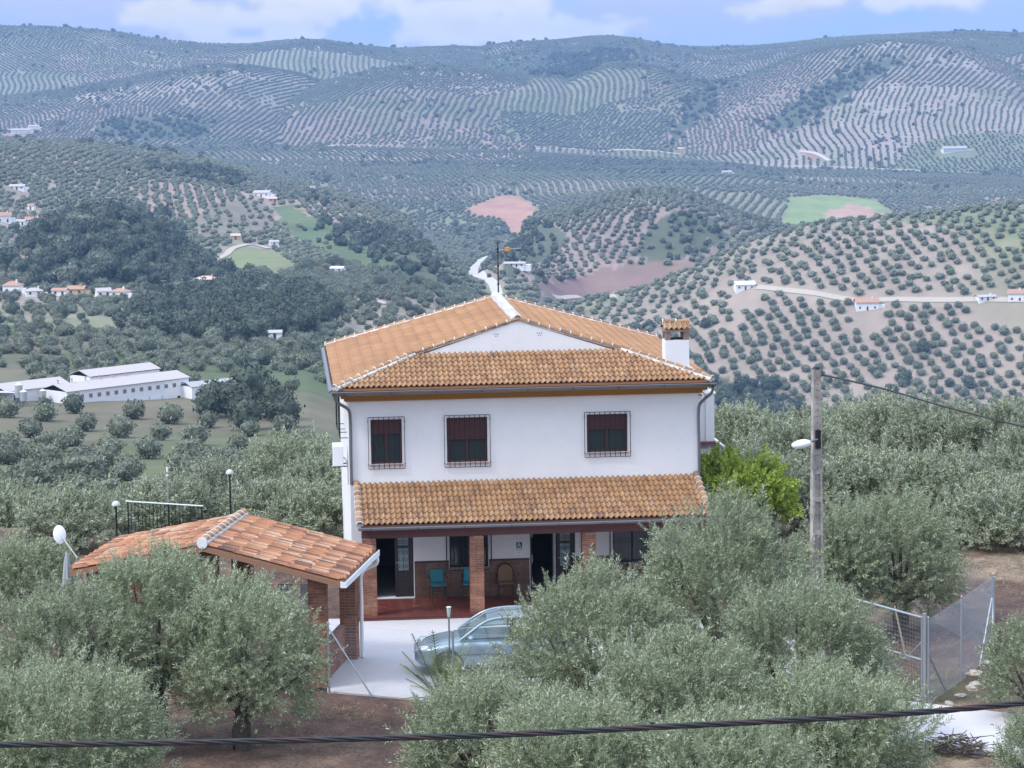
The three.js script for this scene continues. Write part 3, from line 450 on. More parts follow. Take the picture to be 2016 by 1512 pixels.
// half-round caps bedded in white lime along ridge, hips and verges
function caps(parent, a, b, step, r, seed, lift, mortarR) {
  const A = V(...a), B = V(...b), d = B.clone().sub(A), n = Math.round(d.length() / step), u = d.clone().normalize(), q = rng(seed);
  const side = V(0, 1, 0).cross(u).normalize(), up = u.clone().cross(side).normalize(), rot = new THREE.Matrix4().makeBasis(side, up, u);
  const shell = metric(flat(new THREE.CylinderGeometry(r * 0.86, r * 1.08, step * 1.15, 10, 1, true, -Math.PI / 2, Math.PI).rotateX(-Math.PI / 2).rotateZ(0)));
  const ends = metric(flat(new THREE.TorusGeometry(r * 1.02, 0.022, 5, 10, Math.PI)));
  for (let i = 0; i < n; i++) {
    const p = A.clone().addScaledVector(u, (i + 0.5) * d.length() / n); p.y += lift;
    const o = shadowed(new THREE.Mesh(shell, clayMats[Math.floor(q() * 6)])); o.name = 'cap_tile'; o.position.copy(p); o.quaternion.setFromRotationMatrix(rot); o.rotateZ((q() - 0.5) * 0.08); parent.add(o);
    const e = shadowed(new THREE.Mesh(ends, limeMortar)); e.name = 'lime_joint'; e.position.copy(p).addScaledVector(u, -step * 0.5); e.quaternion.setFromRotationMatrix(rot); parent.add(e);
  }
  const g = new THREE.CylinderGeometry(mortarR, mortarR, d.length(), 8).scale(1, 1, 0.5); g.rotateX(Math.PI / 2).applyMatrix4(rot).translate((A.x + B.x) / 2, (A.y + B.y) / 2 + lift - 0.035, (A.z + B.z) / 2);
  part(parent, 'lime_bedding', [g], limeMortar);
}
caps(roof, P(EX0 + 0.02, EAVE, EZ), P(hipX0, HIP_Y, GZ), 0.31, 0.085, 31, 0.035, 0.15);
caps(roof, P(EX1 - 0.02, EAVE, EZ), P(hipX1, HIP_Y, GZ), 0.31, 0.085, 32, 0.035, 0.15);
caps(roof, P(hipX0, HIP_Y, GZ - 0.03), P(RIDGE_X, RIDGE_Y, GZ - 0.03), 0.31, 0.07, 33, 0.02, 0.07);
caps(roof, P(hipX1, HIP_Y, GZ - 0.03), P(RIDGE_X, RIDGE_Y, GZ - 0.03), 0.31, 0.07, 34, 0.02, 0.07);
caps(roof, P(RIDGE_X, RIDGE_Y, GZ), P(RIDGE_X, RIDGE_Y, PEAK_Z), 0.36, 0.1, 35, 0.04, 0.2);
caps(roof, P(EX0, EAVE, BZ), P(RIDGE_X, RIDGE_Y, PEAK_Z), 0.34, 0.08, 36, 0.03, 0.15);
caps(roof, P(EX1, EAVE, BZ), P(RIDGE_X, RIDGE_Y, PEAK_Z), 0.34, 0.08, 37, 0.03, 0.15);
part(roof, 'ridge_lime', [new THREE.CylinderGeometry(0.13, 0.16, GZ - PEAK_Z, 10, 1).scale(1, 1, 0.62).rotateX(Math.PI / 2).translate(RIDGE_X, RIDGE_Y + 0.06, (GZ + PEAK_Z) / 2)], limeMortar, 'thick white lime along the ridge');
// chimney
{
  const x0 = 9.03, x1 = 9.71, z0 = -1.1, z1 = -0.42;
  const ch = part(house, 'chimney', [box(x0, x1, 5.9, 7.12, z0, z1), box(x0 - 0.1, x1 + 0.1, 5.9, 6.32, z0 - 0.1, z1 + 0.06)], whitewash);
  for (const [x, z] of [[x0 + 0.08, z1 - 0.08], [x1 - 0.08, z1 - 0.08], [x0 + 0.08, z0 + 0.08], [x1 - 0.08, z0 + 0.08]]) part(ch, 'brick_pier', [box(x - 0.075, x + 0.075, 7.12, 7.36, z - 0.075, z + 0.075)], M(0.23, 0.17, 0.14, 0.9));
  part(ch, 'flue', [box(x0 + 0.16, x1 - 0.16, 7.12, 7.16, z0 + 0.16, z1 - 0.16)], M(0.03, 0.03, 0.03, 0.9));
  part(ch, 'cap_slab', [box(x0 - 0.02, x1 + 0.02, 7.36, 7.42, z0 - 0.02, z1 + 0.02)], M(0.30, 0.22, 0.17, 0.9));
  for (const s of [1, -1]) { const f = s > 0 ? slopeFrame(P(x0 - 0.03, 7.42, z1 + 0.05), P(x1 + 0.03, 7.42, z1 + 0.05), P(x0, 7.6, (z0 + z1) / 2)) : slopeFrame(P(x1 + 0.03, 7.42, z0 - 0.05), P(x0 - 0.03, 7.42, z0 - 0.05), P(x1, 7.6, (z0 + z1) / 2)); tiling(ch, f, x1 - x0 + 0.06, 1, 0.38, TW, () => true, 9, 41 + s, clayMats, tint, 'tile_field', 0.06); }
  caps(ch, P(x0 - 0.04, 7.585, (z0 + z1) / 2), P(x1 + 0.04, 7.585, (z0 + z1) / 2), 0.36, 0.085, 44, 0.02, 0.09);
}
// ---- porch ----
const PZ = 2.60, PY = 2.56, PTOP = 3.30, PX0 = 0.2, PX1 = 9.78;
{
  const deck = part(house, 'porch_roof', sheet([[P(PX0, PY, PZ), P(PX1, PY, PZ), P(PX1, PTOP, 0.004), P(PX0, PTOP, 0.004)]]), M(0.12, 0.06, 0.045, 0.8));
  const L = Math.hypot(PZ, PTOP - PY);
  tiling(deck, slopeFrame(P(PX0, PY, PZ), P(PX1, PY, PZ), P(PX0, PTOP, 0)), PX1 - PX0, 8, L / 8, TW, () => true, 300, 51, clayMats, tint);
  caps(deck, P(PX0 - 0.03, PY, PZ), P(PX0 - 0.03, PTOP, 0.05), 0.34, 0.085, 52, 0.03, 0.1);
  caps(deck, P(PX1 + 0.03, PY, PZ), P(PX1 + 0.03, PTOP, 0.05), 0.34, 0.085, 53, 0.03, 0.1);
  part(house, 'porch_beam', [box(PX0 + 0.02, PX1 - 0.02, 2.14, 2.36, 2.02, 2.30), box(PX0 + 0.05, PX1 - 0.05, 2.36, 2.45, 2.30, 2.56)], beamRed);
  const rafters = []; for (let x = PX0 + 0.3; x < PX1; x += 0.6) rafters.push(x);
  const rg = sheet([[P(-0.04, PY - 0.09, PZ - 0.1), P(0.04, PY - 0.09, PZ - 0.1), P(0.04, PTOP - 0.09, 0.01), P(-0.04, PTOP - 0.09, 0.01)]], 0.1)[0];
  for (const x of rafters) part(deck, 'rafter', joined([rg.clone()]), beamRed).position.x = x;
}
// columns of thin bricks with raked joints
function brickColumn(parent, name, cx, cz, w, y0, y1, seed, course = 0.062) {
  const q = rng(seed), o = part(parent, name, [box(cx - w / 2 + 0.014, cx + w / 2 - 0.014, y0, y1, cz - w / 2 + 0.014, cz + w / 2 - 0.014)], mortar), sets = [[], [], [], []], n = Math.floor((y1 - y0) / course);
  for (let i = 0; i < n; i++) {
    const y = y0 + (i + 0.5) * (y1 - y0) / n, hh = (y1 - y0) / n * 0.41, j = 0.006, split = i % 2 ? 0.33 : 0.66;
    const a = cx - w / 2, b = cx + w / 2, m = lerp(a, b, split), za = cz - w / 2, zb = cz + w / 2, zm = lerp(za, zb, 1 - split), e = () => (q() - 0.5) * 0.005;
    for (const [p, r, s, t] of [[a, m - j, zb - 0.1, zb], [m + j, b, zb - 0.1, zb], [a, m - j, za, za + 0.1], [m + j, b, za, za + 0.1]]) { const k = e(); sets[Math.floor(q() * 4)].push(box(p + k, r + k * 0.5, y - hh, y + hh, s + e(), t + e())); }
    for (const s of [0, 1]) { const k = e(); sets[Math.floor(q() * 4)].push(box(s ? b - 0.1 : a + k + 0.001, s ? b + k - 0.001 : a + 0.1, y - hh, y + hh, za + 0.1 + j, zm - j), box(s ? b - 0.1 : a + 0.001, s ? b - 0.001 : a + 0.1, y - hh, y + hh, zm + j, zb - 0.1 - j)); }
  }
  sets.forEach((s, k) => { if (s.length) part(o, 'bricks', s, brickMats[k]).userData.kind = 'stuff'; });
  return o;
}
[0.42, 3.37, 6.47, 9.55].forEach((x, i) => brickColumn(house, 'porch_column', x, 2.16, 0.38, 0, 2.14, 60 + i));
// terrace
{
  const t = part(house, 'terrace', [box(-0.05, HW + 0.1, -0.14, -0.012, 0.0, 2.56)], M(0.13, 0.05, 0.045, 0.8)), q = rng(71), n = 31, m = 8, w = (HW + 0.15) / n, d = 2.58 / m, g = joined([box(-w / 2 + 0.004, w / 2 - 0.004, -0.012, 0, -d / 2 + 0.004, d / 2 - 0.004)]);
  const ms = [[0.20, 0.058, 0.045], [0.23, 0.07, 0.052], [0.18, 0.05, 0.042]].map((c) => M(...c, 0.38, { map: mottleMap }));
  for (let i = 0; i < n; i++) for (let j = 0; j < m; j++) part(t, 'floor_tile', g, ms[Math.floor(q() * 3)]).position.set(-0.05 + (i + 0.5) * w, 0, 0.003 + (j + 0.5) * d);
}
// side balcony on the right, grilles on the left wall
{
  const b = part(house, 'balcony', [box(HW + 0.003, 11.1, 3.25, 3.45, -6.6, -4.9)], whitewash);
  for (const z of [-5.05, -6.4]) { part(b, 'pillar', [box(10.87, 11.13, 3.45, 4.98, z - 0.13, z + 0.13), rounded(10.83, 11.17, 4.98, 5.05, z - 0.17, z + 0.17, 0.02), new THREE.SphereGeometry(0.16, 12, 6, 0, 7, 0, 1.5).scale(1, 0.6, 1).translate(11.0, 5.04, z)], whitewash); }
  part(b, 'parapet', [box(HW + 0.003, 10.87, 3.45, 4.78, -5.12, -4.98), box(HW + 0.003, 10.87, 4.78, 4.86, -5.15, -4.95), box(10.93, 11.07, 3.45, 4.5, -6.27, -5.18)], whitewash);
  part(b, 'relief_panel', [box(10.22, 10.24, 3.75, 4.6, -4.98, -4.965), box(10.6, 10.62, 3.75, 4.6, -4.98, -4.965), box(10.24, 10.6, 4.58, 4.6, -4.98, -4.965), ...[3.85, 3.97, 4.15].map((y, i) => new THREE.TorusGeometry(0.07, 0.012, 5, 8, 3).rotateZ(i * 1.1).translate(10.42, y, -4.97))], M(0.55, 0.50, 0.52, 0.9));
  part(b, 'ledge', [box(HW + 0.02, 11.2, 3.5, 3.56, -4.9, -4.72)], M(0.20, 0.05, 0.045, 0.7));
  part(b, 'gutter', [box(HW + 0.02, 11.15, 3.38, 3.49, -4.86, -4.74)], zincGrey);
  part(b, 'side_canopy', sheet([[P(11.13, 3.62, -4.7), P(11.45, 3.42, -4.7), P(11.45, 3.42, -6.6), P(11.13, 3.62, -6.6)]], 0.05), whitewash);
  part(b, 'support', [box(10.86, 11.12, -0.1, 3.25, -5.2, -4.94)], whitewash);
  part(b, 'small_tiled_roof', sheet([[P(HW + 0.02, 5.35, -4.9), P(10.75, 5.0, -4.9), P(10.75, 5.0, -6.2), P(HW + 0.02, 5.35, -6.2)]], 0.07), clayMats[1]);
  for (const [z, y0, y1] of [[-2.2, 4.4, 5.6], [-5.6, 4.2, 5.5]]) {
    const g = part(house, 'side_grille', [box(-0.24, -0.22, y0, y0 + 0.02, z - 0.6, z + 0.6), box(-0.24, -0.22, y1, y1 + 0.02, z - 0.6, z + 0.6), ...[-0.6, 0.6].flatMap((k) => [y0, y1].map((y) => box(-0.22, 0, y, y + 0.02, z + k - 0.01, z + k + 0.01)))], ironBlack);
    const bar = joined([box(-0.24, -0.22, y0 + 0.02, y1, -0.01, 0.01)]); for (let i = 0; i <= 8; i++) part(g, 'grille_bar', bar, ironBlack).position.z = z - 0.6 + i * 0.15;
  }
}
// ---------- yard, carport, car and small things ----------
{ // concrete yard and drive
  const yardPts = [[-5.3, -75.6], [-4.62, -66.85], [-2.1, -65.7], [1.5, -65.0], [6.5, -66.2], [8.2, -68.3], [6.4, -75.5]];
  const y = part(scene, 'concrete_yard', [prism(yardPts, -0.24, -0.10)], concrete); tag(y, 'pale concrete yard between the porch and the fence', 'pavement', null, 'structure');
  const d = part(scene, 'concrete_drive', [prism([[4.0, -63.4], [6.8, -65.9], [8.9, -64.75], [11.6, -63.05], [15.5, -60.8], [14.6, -57.8], [11.0, -59.5], [8.0, -60.9]], -0.26, -0.02)], M(0.60, 0.58, 0.60, 0.9, { map: weatherMap, bumpMap: grainBump, bumpScale: 0.004 })); tag(d, 'white concrete drive leading to the metal gate', 'pavement', null, 'structure');
}
// carport with tiled gable roof on brick columns
const CP_TURN = HOUSE_TURN - 12.7 * Math.PI / 180, cpAt = fromHouse(-3.87, 0, 10.45);
const carport = thing('carport', 'brick-columned carport with a mottled clay tile roof', 'carport', [cpAt.x, 0, cpAt.z], CP_TURN);
{
  const ry = 3.56, rE = 3.42, rY = 2.70, lE = -3.35, lY = 2.90, D = -4.3;
  for (const [x, z, top, s] of [[2.66, -0.75, 2.72, 1], [2.78, -4.0, 2.70, 2], [0.02, -0.45, 3.3, 3], [-2.85, -0.6, 2.86, 4], [-2.85, -3.9, 2.86, 5], [0.05, -4.0, 3.3, 6]]) brickColumn(carport, 'brick_column', x, z, 0.42, -0.1, top, 80 + s, 0.074);
  const deck = part(carport, 'roof', sheet([[P(0, ry, 0.03), P(0, ry, D), P(rE, rY, D), P(rE, rY, 0.03)].reverse(), [P(lE, lY, 0.03), P(lE, lY, D), P(0, ry, D), P(0, ry, 0.03)].reverse()], 0.09), M(0.24, 0.13, 0.08, 0.8));
  part(carport, 'verge_board', sheet([[P(0, ry - 0.03, 0.08), P(0, ry - 0.03, 0.031), P(rE, rY - 0.03, 0.031), P(rE, rY - 0.03, 0.08)], [P(lE, lY - 0.03, 0.08), P(lE, lY - 0.03, 0.031), P(0, ry - 0.03, 0.031), P(0, ry - 0.03, 0.08)]], 0.12), M(0.28, 0.15, 0.09, 0.8));
  for (const z of [-0.6, -2.3, -4.0]) for (const s of [1, -1]) { const a = V(0, ry - 0.22, z), b = s > 0 ? V(rE - 0.2, rY - 0.16, z) : V(lE + 0.2, lY - 0.16, z); part(deck, 'rafter', [rod(a, b, 0.07, 0.07, 4)], brownWood); }
  const mix = [[0.56, 0.28, 0.155], [0.48, 0.22, 0.125], [0.62, 0.41, 0.28], [0.30, 0.15, 0.105], [0.64, 0.46, 0.34], [0.52, 0.25, 0.14], [0.22, 0.12, 0.095]].map((c) => M(...c, 0.85, { map: mottleMap, bumpMap: grainBump, bumpScale: 0.004 }));
  const pick = [mix[0], mix[0], mix[0], mix[1], mix[1], mix[5], mix[5], mix[2], mix[3], mix[4], mix[6]];
  const put2 = (f, w, seed, singles, L) => { const q = rng(seed), rows = Math.round(L / 0.44), step = L / rows, cols = Math.round(w / 0.142), shape = tileShape(w / cols, step, 0.062, 0.012, 0.014), many = [], tints = [], m = new THREE.Matrix4(); let left = singles; for (let r = 0; r < rows; r++) for (let c = 0; c < cols; c++) { m.makeRotationFromEuler(new THREE.Euler((q() - 0.5) * 0.015, (q() - 0.5) * 0.02, (q() - 0.5) * 0.02)).setPosition((c + 0.5) * w / cols, q() * 0.006, -r * step + ((c * 7) % 3 - 1) * 0.05).premultiply(f); const mat = pick[Math.floor(q() * pick.length)]; if (left-- > 0) { const o = shadowed(new THREE.Mesh(shape, mat)); o.name = 'roof_tile'; m.decompose(o.position, o.quaternion, o.scale); deck.add(o); } else { many.push(m.clone()); tints.push(mat.color); } } if (many.length) { const o = shadowed(new THREE.InstancedMesh(shape, clayTinted, many.length)); many.forEach((mm, i) => { o.setMatrixAt(i, mm); o.setColorAt(i, tints[i]); }); o.name = 'tile_field'; o.userData.kind = 'stuff'; deck.add(o); } };
  const LR = Math.hypot(rE, ry - rY), LL = Math.hypot(lE, ry - lY);
  put2(slopeFrame(P(rE, rY, 0.05), P(rE, rY, D - 0.02), P(0, ry, 0.05)), -D + 0.07, 91, 225, LR);
  put2(slopeFrame(P(lE, lY, D - 0.02), P(lE, lY, 0.05), P(0, ry, D)), -D + 0.07, 92, 75, LL);
  caps(deck, P(0, ry, 0.05), P(0, ry, D), 0.4, 0.11, 93, 0.05, 0.16);
  part(deck, 'white_end_cap', [new THREE.CylinderGeometry(0.13, 0.13, 0.06, 14).rotateX(Math.PI / 2).translate(0, ry + 0.02, 0.07)], whitewash);
  const gut = part(carport, 'gutter', [box(rE - 0.02, rE + 0.13, rY - 0.17, rY - 0.155, D, 0.1), box(rE + 0.115, rE + 0.13, rY - 0.155, rY - 0.02, D, 0.1), box(rE - 0.02, rE - 0.005, rY - 0.155, rY - 0.02, D, 0.1), box(rE - 0.02, rE + 0.13, rY - 0.17, rY - 0.02, 0.1, 0.112)], whitePaint, 'white box gutter');
  part(carport, 'downpipe', [tube([V(rE + 0.08, rY - 0.15, D + 0.12), V(rE + 0.06, rY - 0.36, D + 0.1), V(3.2, rY - 0.5, D + 0.12), V(3.1, rY - 0.62, D + 0.2), V(3.09, 1.4, D + 0.24), V(3.09, -0.08, D + 0.24)], 0.05, 9, 50)], whitePaint, 'white downpipe');
  part(carport, 'low_wall', [box(2.58, 2.72, -0.1, 0.85, -3.78, -0.97)], brickMats[2]);
  part(carport, 'back_wall', [box(-2.63, -0.2, -0.1, 1.9, -4.1, -3.95)], M(0.5, 0.46, 0.44, 0.9));
  part(carport, 'washing', [rounded(1.0, 1.5, 0.95, 1.9, -3.6, -3.56, 0.015), rounded(1.6, 2.0, 1.1, 1.9, -3.6, -3.57, 0.012)], M(0.62, 0.60, 0.62, 0.9));
}
// parked hatchback
{
  const p = V(-0.45, -0.1, -69.0), car = thing('parked_car', 'pale blue-grey hatchback parked on the concrete yard', 'car', [p.x, -0.1, p.z], Math.PI + 0.06);
  const paint = new THREE.MeshPhysicalMaterial({ color: C(0.26, 0.34, 0.38), roughness: 0.35, metalness: 0.45, clearcoat: 0.8, clearcoatRoughness: 0.08 });
  const N = 34, K = 26, LEN = 4.2, pos = [], idx = [];
  const belt = curve([[0, 0.62], [0.06, 0.76], [0.16, 0.87], [0.28, 0.94], [0.5, 0.97], [0.85, 0.99], [0.95, 0.98], [1, 0.88]]), under = curve([[0, 0.36], [0.04, 0.24], [0.5, 0.2], [0.96, 0.26], [1, 0.4]]), half = curve([[0, 0.52], [0.03, 0.66], [0.09, 0.77], [0.2, 0.845], [0.5, 0.86], [0.85, 0.83], [0.96, 0.74], [1, 0.62]]);
  for (let i = 0; i <= N; i++) { const t = i / N, x = LEN / 2 - t * LEN, w = half(t), b = belt(t), u = under(t), cy = (b + u) / 2, ry = (b - u) / 2; for (let k = 0; k < K; k++) { const a = k / K * 2 * Math.PI, c = Math.cos(a), s = Math.sin(a), e = 0.42; pos.push(x, cy + ry * Math.sign(s) * Math.pow(Math.abs(s), e), w * Math.sign(c) * Math.pow(Math.abs(c), e) * (1 - 0.04 * Math.max(0, s))); if (i) { const p0 = (i - 1) * K + k, p1 = (i - 1) * K + (k + 1) % K; idx.push(p0, p1, p1 + K, p0, p1 + K, p0 + K); } } }
  const cap = (row, flip) => { const c = pos.length / 3; let y = 0; for (let k = 0; k < K; k++) y += pos[(row * K + k) * 3 + 1] / K; pos.push(pos[row * K * 3], y, 0); for (let k = 0; k < K; k++) { const a = row * K + k, b = row * K + (k + 1) % K; idx.push(...(flip ? [c, b, a] : [c, a, b])); } }; cap(0, true); cap(N, false);
  const bg = new THREE.BufferGeometry(); bg.setAttribute('position', new THREE.Float32BufferAttribute(pos, 3)); bg.setIndex(idx); bg.computeVertexNormals(); part(car, 'body', bg, paint);
  // cabin: pillars and roof in paint, glass between
  const sta = [[0.98, 0.92, 0.74, 0.92, 0.74], [0.30, 0.95, 0.78, 1.36, 0.62], [-0.1, 0.96, 0.79, 1.44, 0.64], [-0.7, 0.97, 0.79, 1.45, 0.64], [-1.3, 0.98, 0.78, 1.40, 0.62], [-1.75, 0.98, 0.75, 1.22, 0.60], [-2.0, 0.97, 0.70, 0.98, 0.66]];
  const strip = (list) => { const ps = [], ix = []; list.forEach(([a, b], i) => { ps.push(...a, ...b); if (i) { const k = i * 2; ix.push(k - 2, k - 1, k + 1, k - 2, k + 1, k); } }); const g = new THREE.BufferGeometry(); g.setAttribute('position', new THREE.Float32BufferAttribute(ps, 3)); g.setIndex(ix); g.computeVertexNormals(); return g; };
  const roofLine = sta.slice(1, 6); const rp = [], ri = []; roofLine.forEach((s, i) => { for (let k = 0; k <= 8; k++) { const u = k / 4 - 1; rp.push(s[0], s[3] + 0.035 * (1 - u * u), u * s[4]); if (i && k) { const a = (i - 1) * 9 + k - 1; ri.push(a, a + 1, a + 10, a, a + 10, a + 9); } } });
  const rg2 = new THREE.BufferGeometry(); rg2.setAttribute('position', new THREE.Float32BufferAttribute(rp, 3)); rg2.setIndex(ri); rg2.computeVertexNormals(); part(car, 'roof_panel', rg2, paint);
  const fm = new THREE.MeshPhysicalMaterial({ color: C(0.55, 0.68, 0.68), roughness: 0.03, transmission: 0.85, thickness: 0 }), trim = M(0.015, 0.015, 0.017, 0.5);
  for (const s of [1, -1]) {
    const W = (k) => [sta[k][0], sta[k][1], s * sta[k][2]], T = (k) => [sta[k][0], sta[k][3], s * sta[k][4]], mixp = (a, b, t) => a.map((v, i) => lerp(v, b[i], t));
    const rail = sta.map((_, k) => V(...T(k))); part(car, 'roof_rail', [tube(rail, 0.035, 6, 40)], paint);
    part(car, 'side_window', strip([[mixp(W(0), W(1), 0.25), mixp(T(0), T(1), 0.25)], [W(1), T(1)], [W(2), T(2)], [mixp(W(2), W(3), 0.25), mixp(T(2), T(3), 0.25)]]), fm);
    part(car, 'side_window', strip([[mixp(W(2), W(3), 0.42), mixp(T(2), T(3), 0.42)], [W(3), T(3)], [W(4), T(4)], [mixp(W(4), W(5), 0.5), mixp(T(4), T(5), 0.6)]]), fm);
    const b0 = V(...mixp(W(2), W(3), 0.33)), b1 = V(...mixp(T(2), T(3), 0.33)); part(car, 'pillar', [rod(b0, b1, 0.045, 0.035, 6)], trim);
    part(car, 'belt_moulding', [tube([V(0.95, 0.935, s * 0.765), V(0, 0.965, s * 0.80), V(-1.0, 0.985, s * 0.80), V(-1.95, 0.985, s * 0.72)], 0.014, 5, 20)], trim);
    part(car, 'side_rubbing_strip', [tube([V(1.2, 0.58, s * 0.845), V(0, 0.58, s * 0.872), V(-1.3, 0.6, s * 0.85)], 0.02, 5, 20)], M(0.10, 0.12, 0.13, 0.6));
    part(car, 'door_handle', [tube([V(-0.32, 0.82, s * 0.865), V(-0.4, 0.83, s * 0.895), V(-0.5, 0.83, s * 0.86)], 0.014, 6, 12)], paint);
    part(car, 'mirror', [new THREE.SphereGeometry(0.1, 10, 8).scale(0.75, 0.7, 1.1).translate(0.72, 1.0, s * 0.93)], paint);
    part(car, 'headlight', [new THREE.SphereGeometry(0.17, 12, 8).scale(1.0, 0.55, 0.95).rotateY(s * -0.5).translate(1.86, 0.68, s * 0.54)], new THREE.MeshPhysicalMaterial({ color: C(0.55, 0.6, 0.62), roughness: 0.1, metalness: 0.3, clearcoat: 1 }));
    part(car, 'tail_light', [new THREE.SphereGeometry(0.13, 10, 8).scale(0.5, 1.3, 0.7).translate(-1.98, 0.86, s * 0.62)], M(0.3, 0.02, 0.02, 0.2));
    for (const x of [1.28, -1.3]) { const w = part(car, 'wheel', [new THREE.TorusGeometry(0.225, 0.085, 10, 24).scale(1, 1, 1.1).translate(x, 0.31, s * 0.76)], M(0.02, 0.02, 0.021, 0.85)); part(w, 'rim', [new THREE.CylinderGeometry(0.17, 0.17, 0.03, 20).rotateX(Math.PI / 2).translate(x, 0.31, s * 0.81), ...[0, 1, 2, 3, 4].map((i) => box(-0.02, 0.02, 0, 0.16, -0.01, 0.02).rotateZ(i * 1.2566).translate(x, 0.31, s * 0.825))], M(0.4, 0.41, 0.42, 0.35, { metalness: 0.7 })); part(car, 'wheel_arch', [new THREE.TorusGeometry(0.36, 0.04, 6, 18, Math.PI).translate(x, 0.3, s * 0.83)], M(0.03, 0.03, 0.035, 0.8)); }
    part(car, 'front_seat', [rounded(-0.35, 0.15, 0.5, 0.68, s * 0.36 - 0.24, s * 0.36 + 0.24, 0.05), rounded(-0.5, -0.36, 0.6, 1.14, s * 0.36 - 0.22, s * 0.36 + 0.22, 0.05), rounded(-0.5, -0.38, 1.16, 1.32, s * 0.36 - 0.11, s * 0.36 + 0.11, 0.04)], M(0.10, 0.11, 0.12, 0.9));
  }
  part(car, 'windscreen', strip([[[sta[0][0], 0.93, -0.72], [sta[0][0], 0.93, 0.72]], [[sta[1][0], sta[1][3], -0.6], [sta[1][0], sta[1][3], 0.6]]]), fm);
  part(car, 'rear_window', strip([[[sta[5][0], 1.22, -0.58], [sta[5][0], 1.22, 0.58]], [[sta[6][0], 0.99, -0.64], [sta[6][0], 0.99, 0.64]]]), fm);
  part(car, 'grille', [box(2.06, 2.1, 0.42, 0.56, -0.42, 0.42)], trim); part(car, 'steering_wheel', [new THREE.TorusGeometry(0.17, 0.016, 6, 18).rotateY(Math.PI / 2).rotateZ(-0.4).translate(0.28, 0.98, -0.36)], trim);
  part(car, 'dashboard', [rounded(0.35, 0.85, 0.72, 0.93, -0.68, 0.68, 0.05)], trim); part(car, 'rear_bench', [rounded(-1.25, -0.8, 0.5, 0.68, -0.62, 0.62, 0.05), rounded(-1.4, -1.26, 0.6, 1.15, -0.62, 0.62, 0.05)], M(0.10, 0.11, 0.12, 0.9));
}
// porch chairs
function chair(x, z, turn, label, c, tall) {
  const p = fromHouse(x, 0, z), t = thing('porch_chair', label, 'chair', [p.x, 0, p.z], HOUSE_TURN + turn, 'chairs on the porch'), m = M(...c, 0.6), leg = M(0.03, 0.025, 0.025, 0.5);
  part(t, 'seat', [rounded(-0.21, 0.21, 0.42, 0.455, -0.2, 0.22, 0.015)], m);
  if (tall) { const s = new THREE.Shape(); s.moveTo(-0.2, 0); s.lineTo(0.2, 0); s.lineTo(0.2, 0.25); s.absarc(0, 0.25, 0.2, 0, Math.PI); part(t, 'backrest', [new THREE.ExtrudeGeometry(s, { depth: 0.02, bevelEnabled: true, bevelSize: 0.008, bevelThickness: 0.008 }).rotateX(-0.14).translate(0, 0.46, -0.21)], m); part(t, 'back_frame', [tube([V(-0.22, 0.44, -0.2), V(-0.225, 0.72, -0.25), V(-0.15, 0.88, -0.27), V(0, 0.935, -0.28), V(0.15, 0.88, -0.27), V(0.225, 0.72, -0.25), V(0.22, 0.44, -0.2)], 0.015, 6, 36)], leg); }
  else part(t, 'backrest', [rounded(-0.19, 0.19, 0.46, 0.84, -0.01, 0.015, 0.02).rotateX(-0.12).translate(0, 0.0, -0.16)], m);
  for (const [a, b] of [[-1, 1], [1, 1], [-1, -1], [1, -1]]) part(t, 'leg', [rod(V(a * 0.22, 0, b * 0.21), V(a * 0.2, 0.43, b * 0.18), 0.013, 0.013, 6)], leg);
  for (const a of [-1, 1]) part(t, 'armrest', [tube([V(a * 0.235, 0.43, 0.19), V(a * 0.245, 0.62, 0.17), V(a * 0.245, 0.65, 0.05), V(a * 0.235, 0.66, -0.22)], 0.014, 6, 20)], leg);
  if (!tall) part(t, 'stretcher', [rod(V(-0.21, 0.2, 0.2), V(0.21, 0.2, 0.2), 0.009, 0.009, 5), rod(V(-0.21, 0.28, 0.2), V(0.21, 0.28, 0.2), 0.009, 0.009, 5)], leg);
}
chair(2.40, 0.36, 0.1, 'teal porch chair left of the brick column', [0.02, 0.20, 0.24]);
chair(3.32, 0.36, -0.05, 'teal porch chair half hidden by the brick column', [0.02, 0.22, 0.28]);
chair(4.32, 0.38, 0.0, 'tan round-backed porch chair beside the open door', [0.20, 0.11, 0.05], true);
{ // plaque
  const c = document.createElement('canvas'); c.width = 128; c.height = 192; const k = c.getContext('2d'); k.fillStyle = '#e8e8ec'; k.fillRect(0, 0, 128, 192); k.fillStyle = '#13324a'; k.fillRect(20, 14, 88, 84); k.fillStyle = '#9fc4cf'; k.beginPath(); k.moveTo(46, 22); k.lineTo(66, 22); k.lineTo(92, 82); k.lineTo(70, 86); k.lineTo(48, 56); k.closePath(); k.fill(); k.fillStyle = '#9fc4cf'; k.fillRect(36, 50, 12, 34);
  k.fillStyle = '#3a3642'; k.fillRect(8, 108, 112, 7); const q = rng(9); for (const [y, a, b, h] of [[126, 12, 116, 11], [158, 34, 94, 9]]) for (let x = a; x < b; x += 5 + q() * 5) k.fillRect(x, y + q() * 2, 3 + q() * 3, h * (0.5 + 0.5 * q()));
  const t = new THREE.CanvasTexture(c); t.colorSpace = THREE.SRGBColorSpace; const p = fromHouse(4.74, 1.36, 0.005), g = thing('wall_plaque', 'small white plaque with dark blue square beside the open door', 'sign', [p.x, p.y, p.z], HOUSE_TURN);
  part(g, 'plate', [box(-0.13, 0.13, -0.19, 0.19, 0, 0.008)], whitePaint); const f = shadowed(new THREE.Mesh(new THREE.PlaneGeometry(0.25, 0.37).translate(0, 0, 0.011), new THREE.MeshStandardMaterial({ map: t, roughness: 0.4 }))); f.name = 'print'; g.add(f);
}
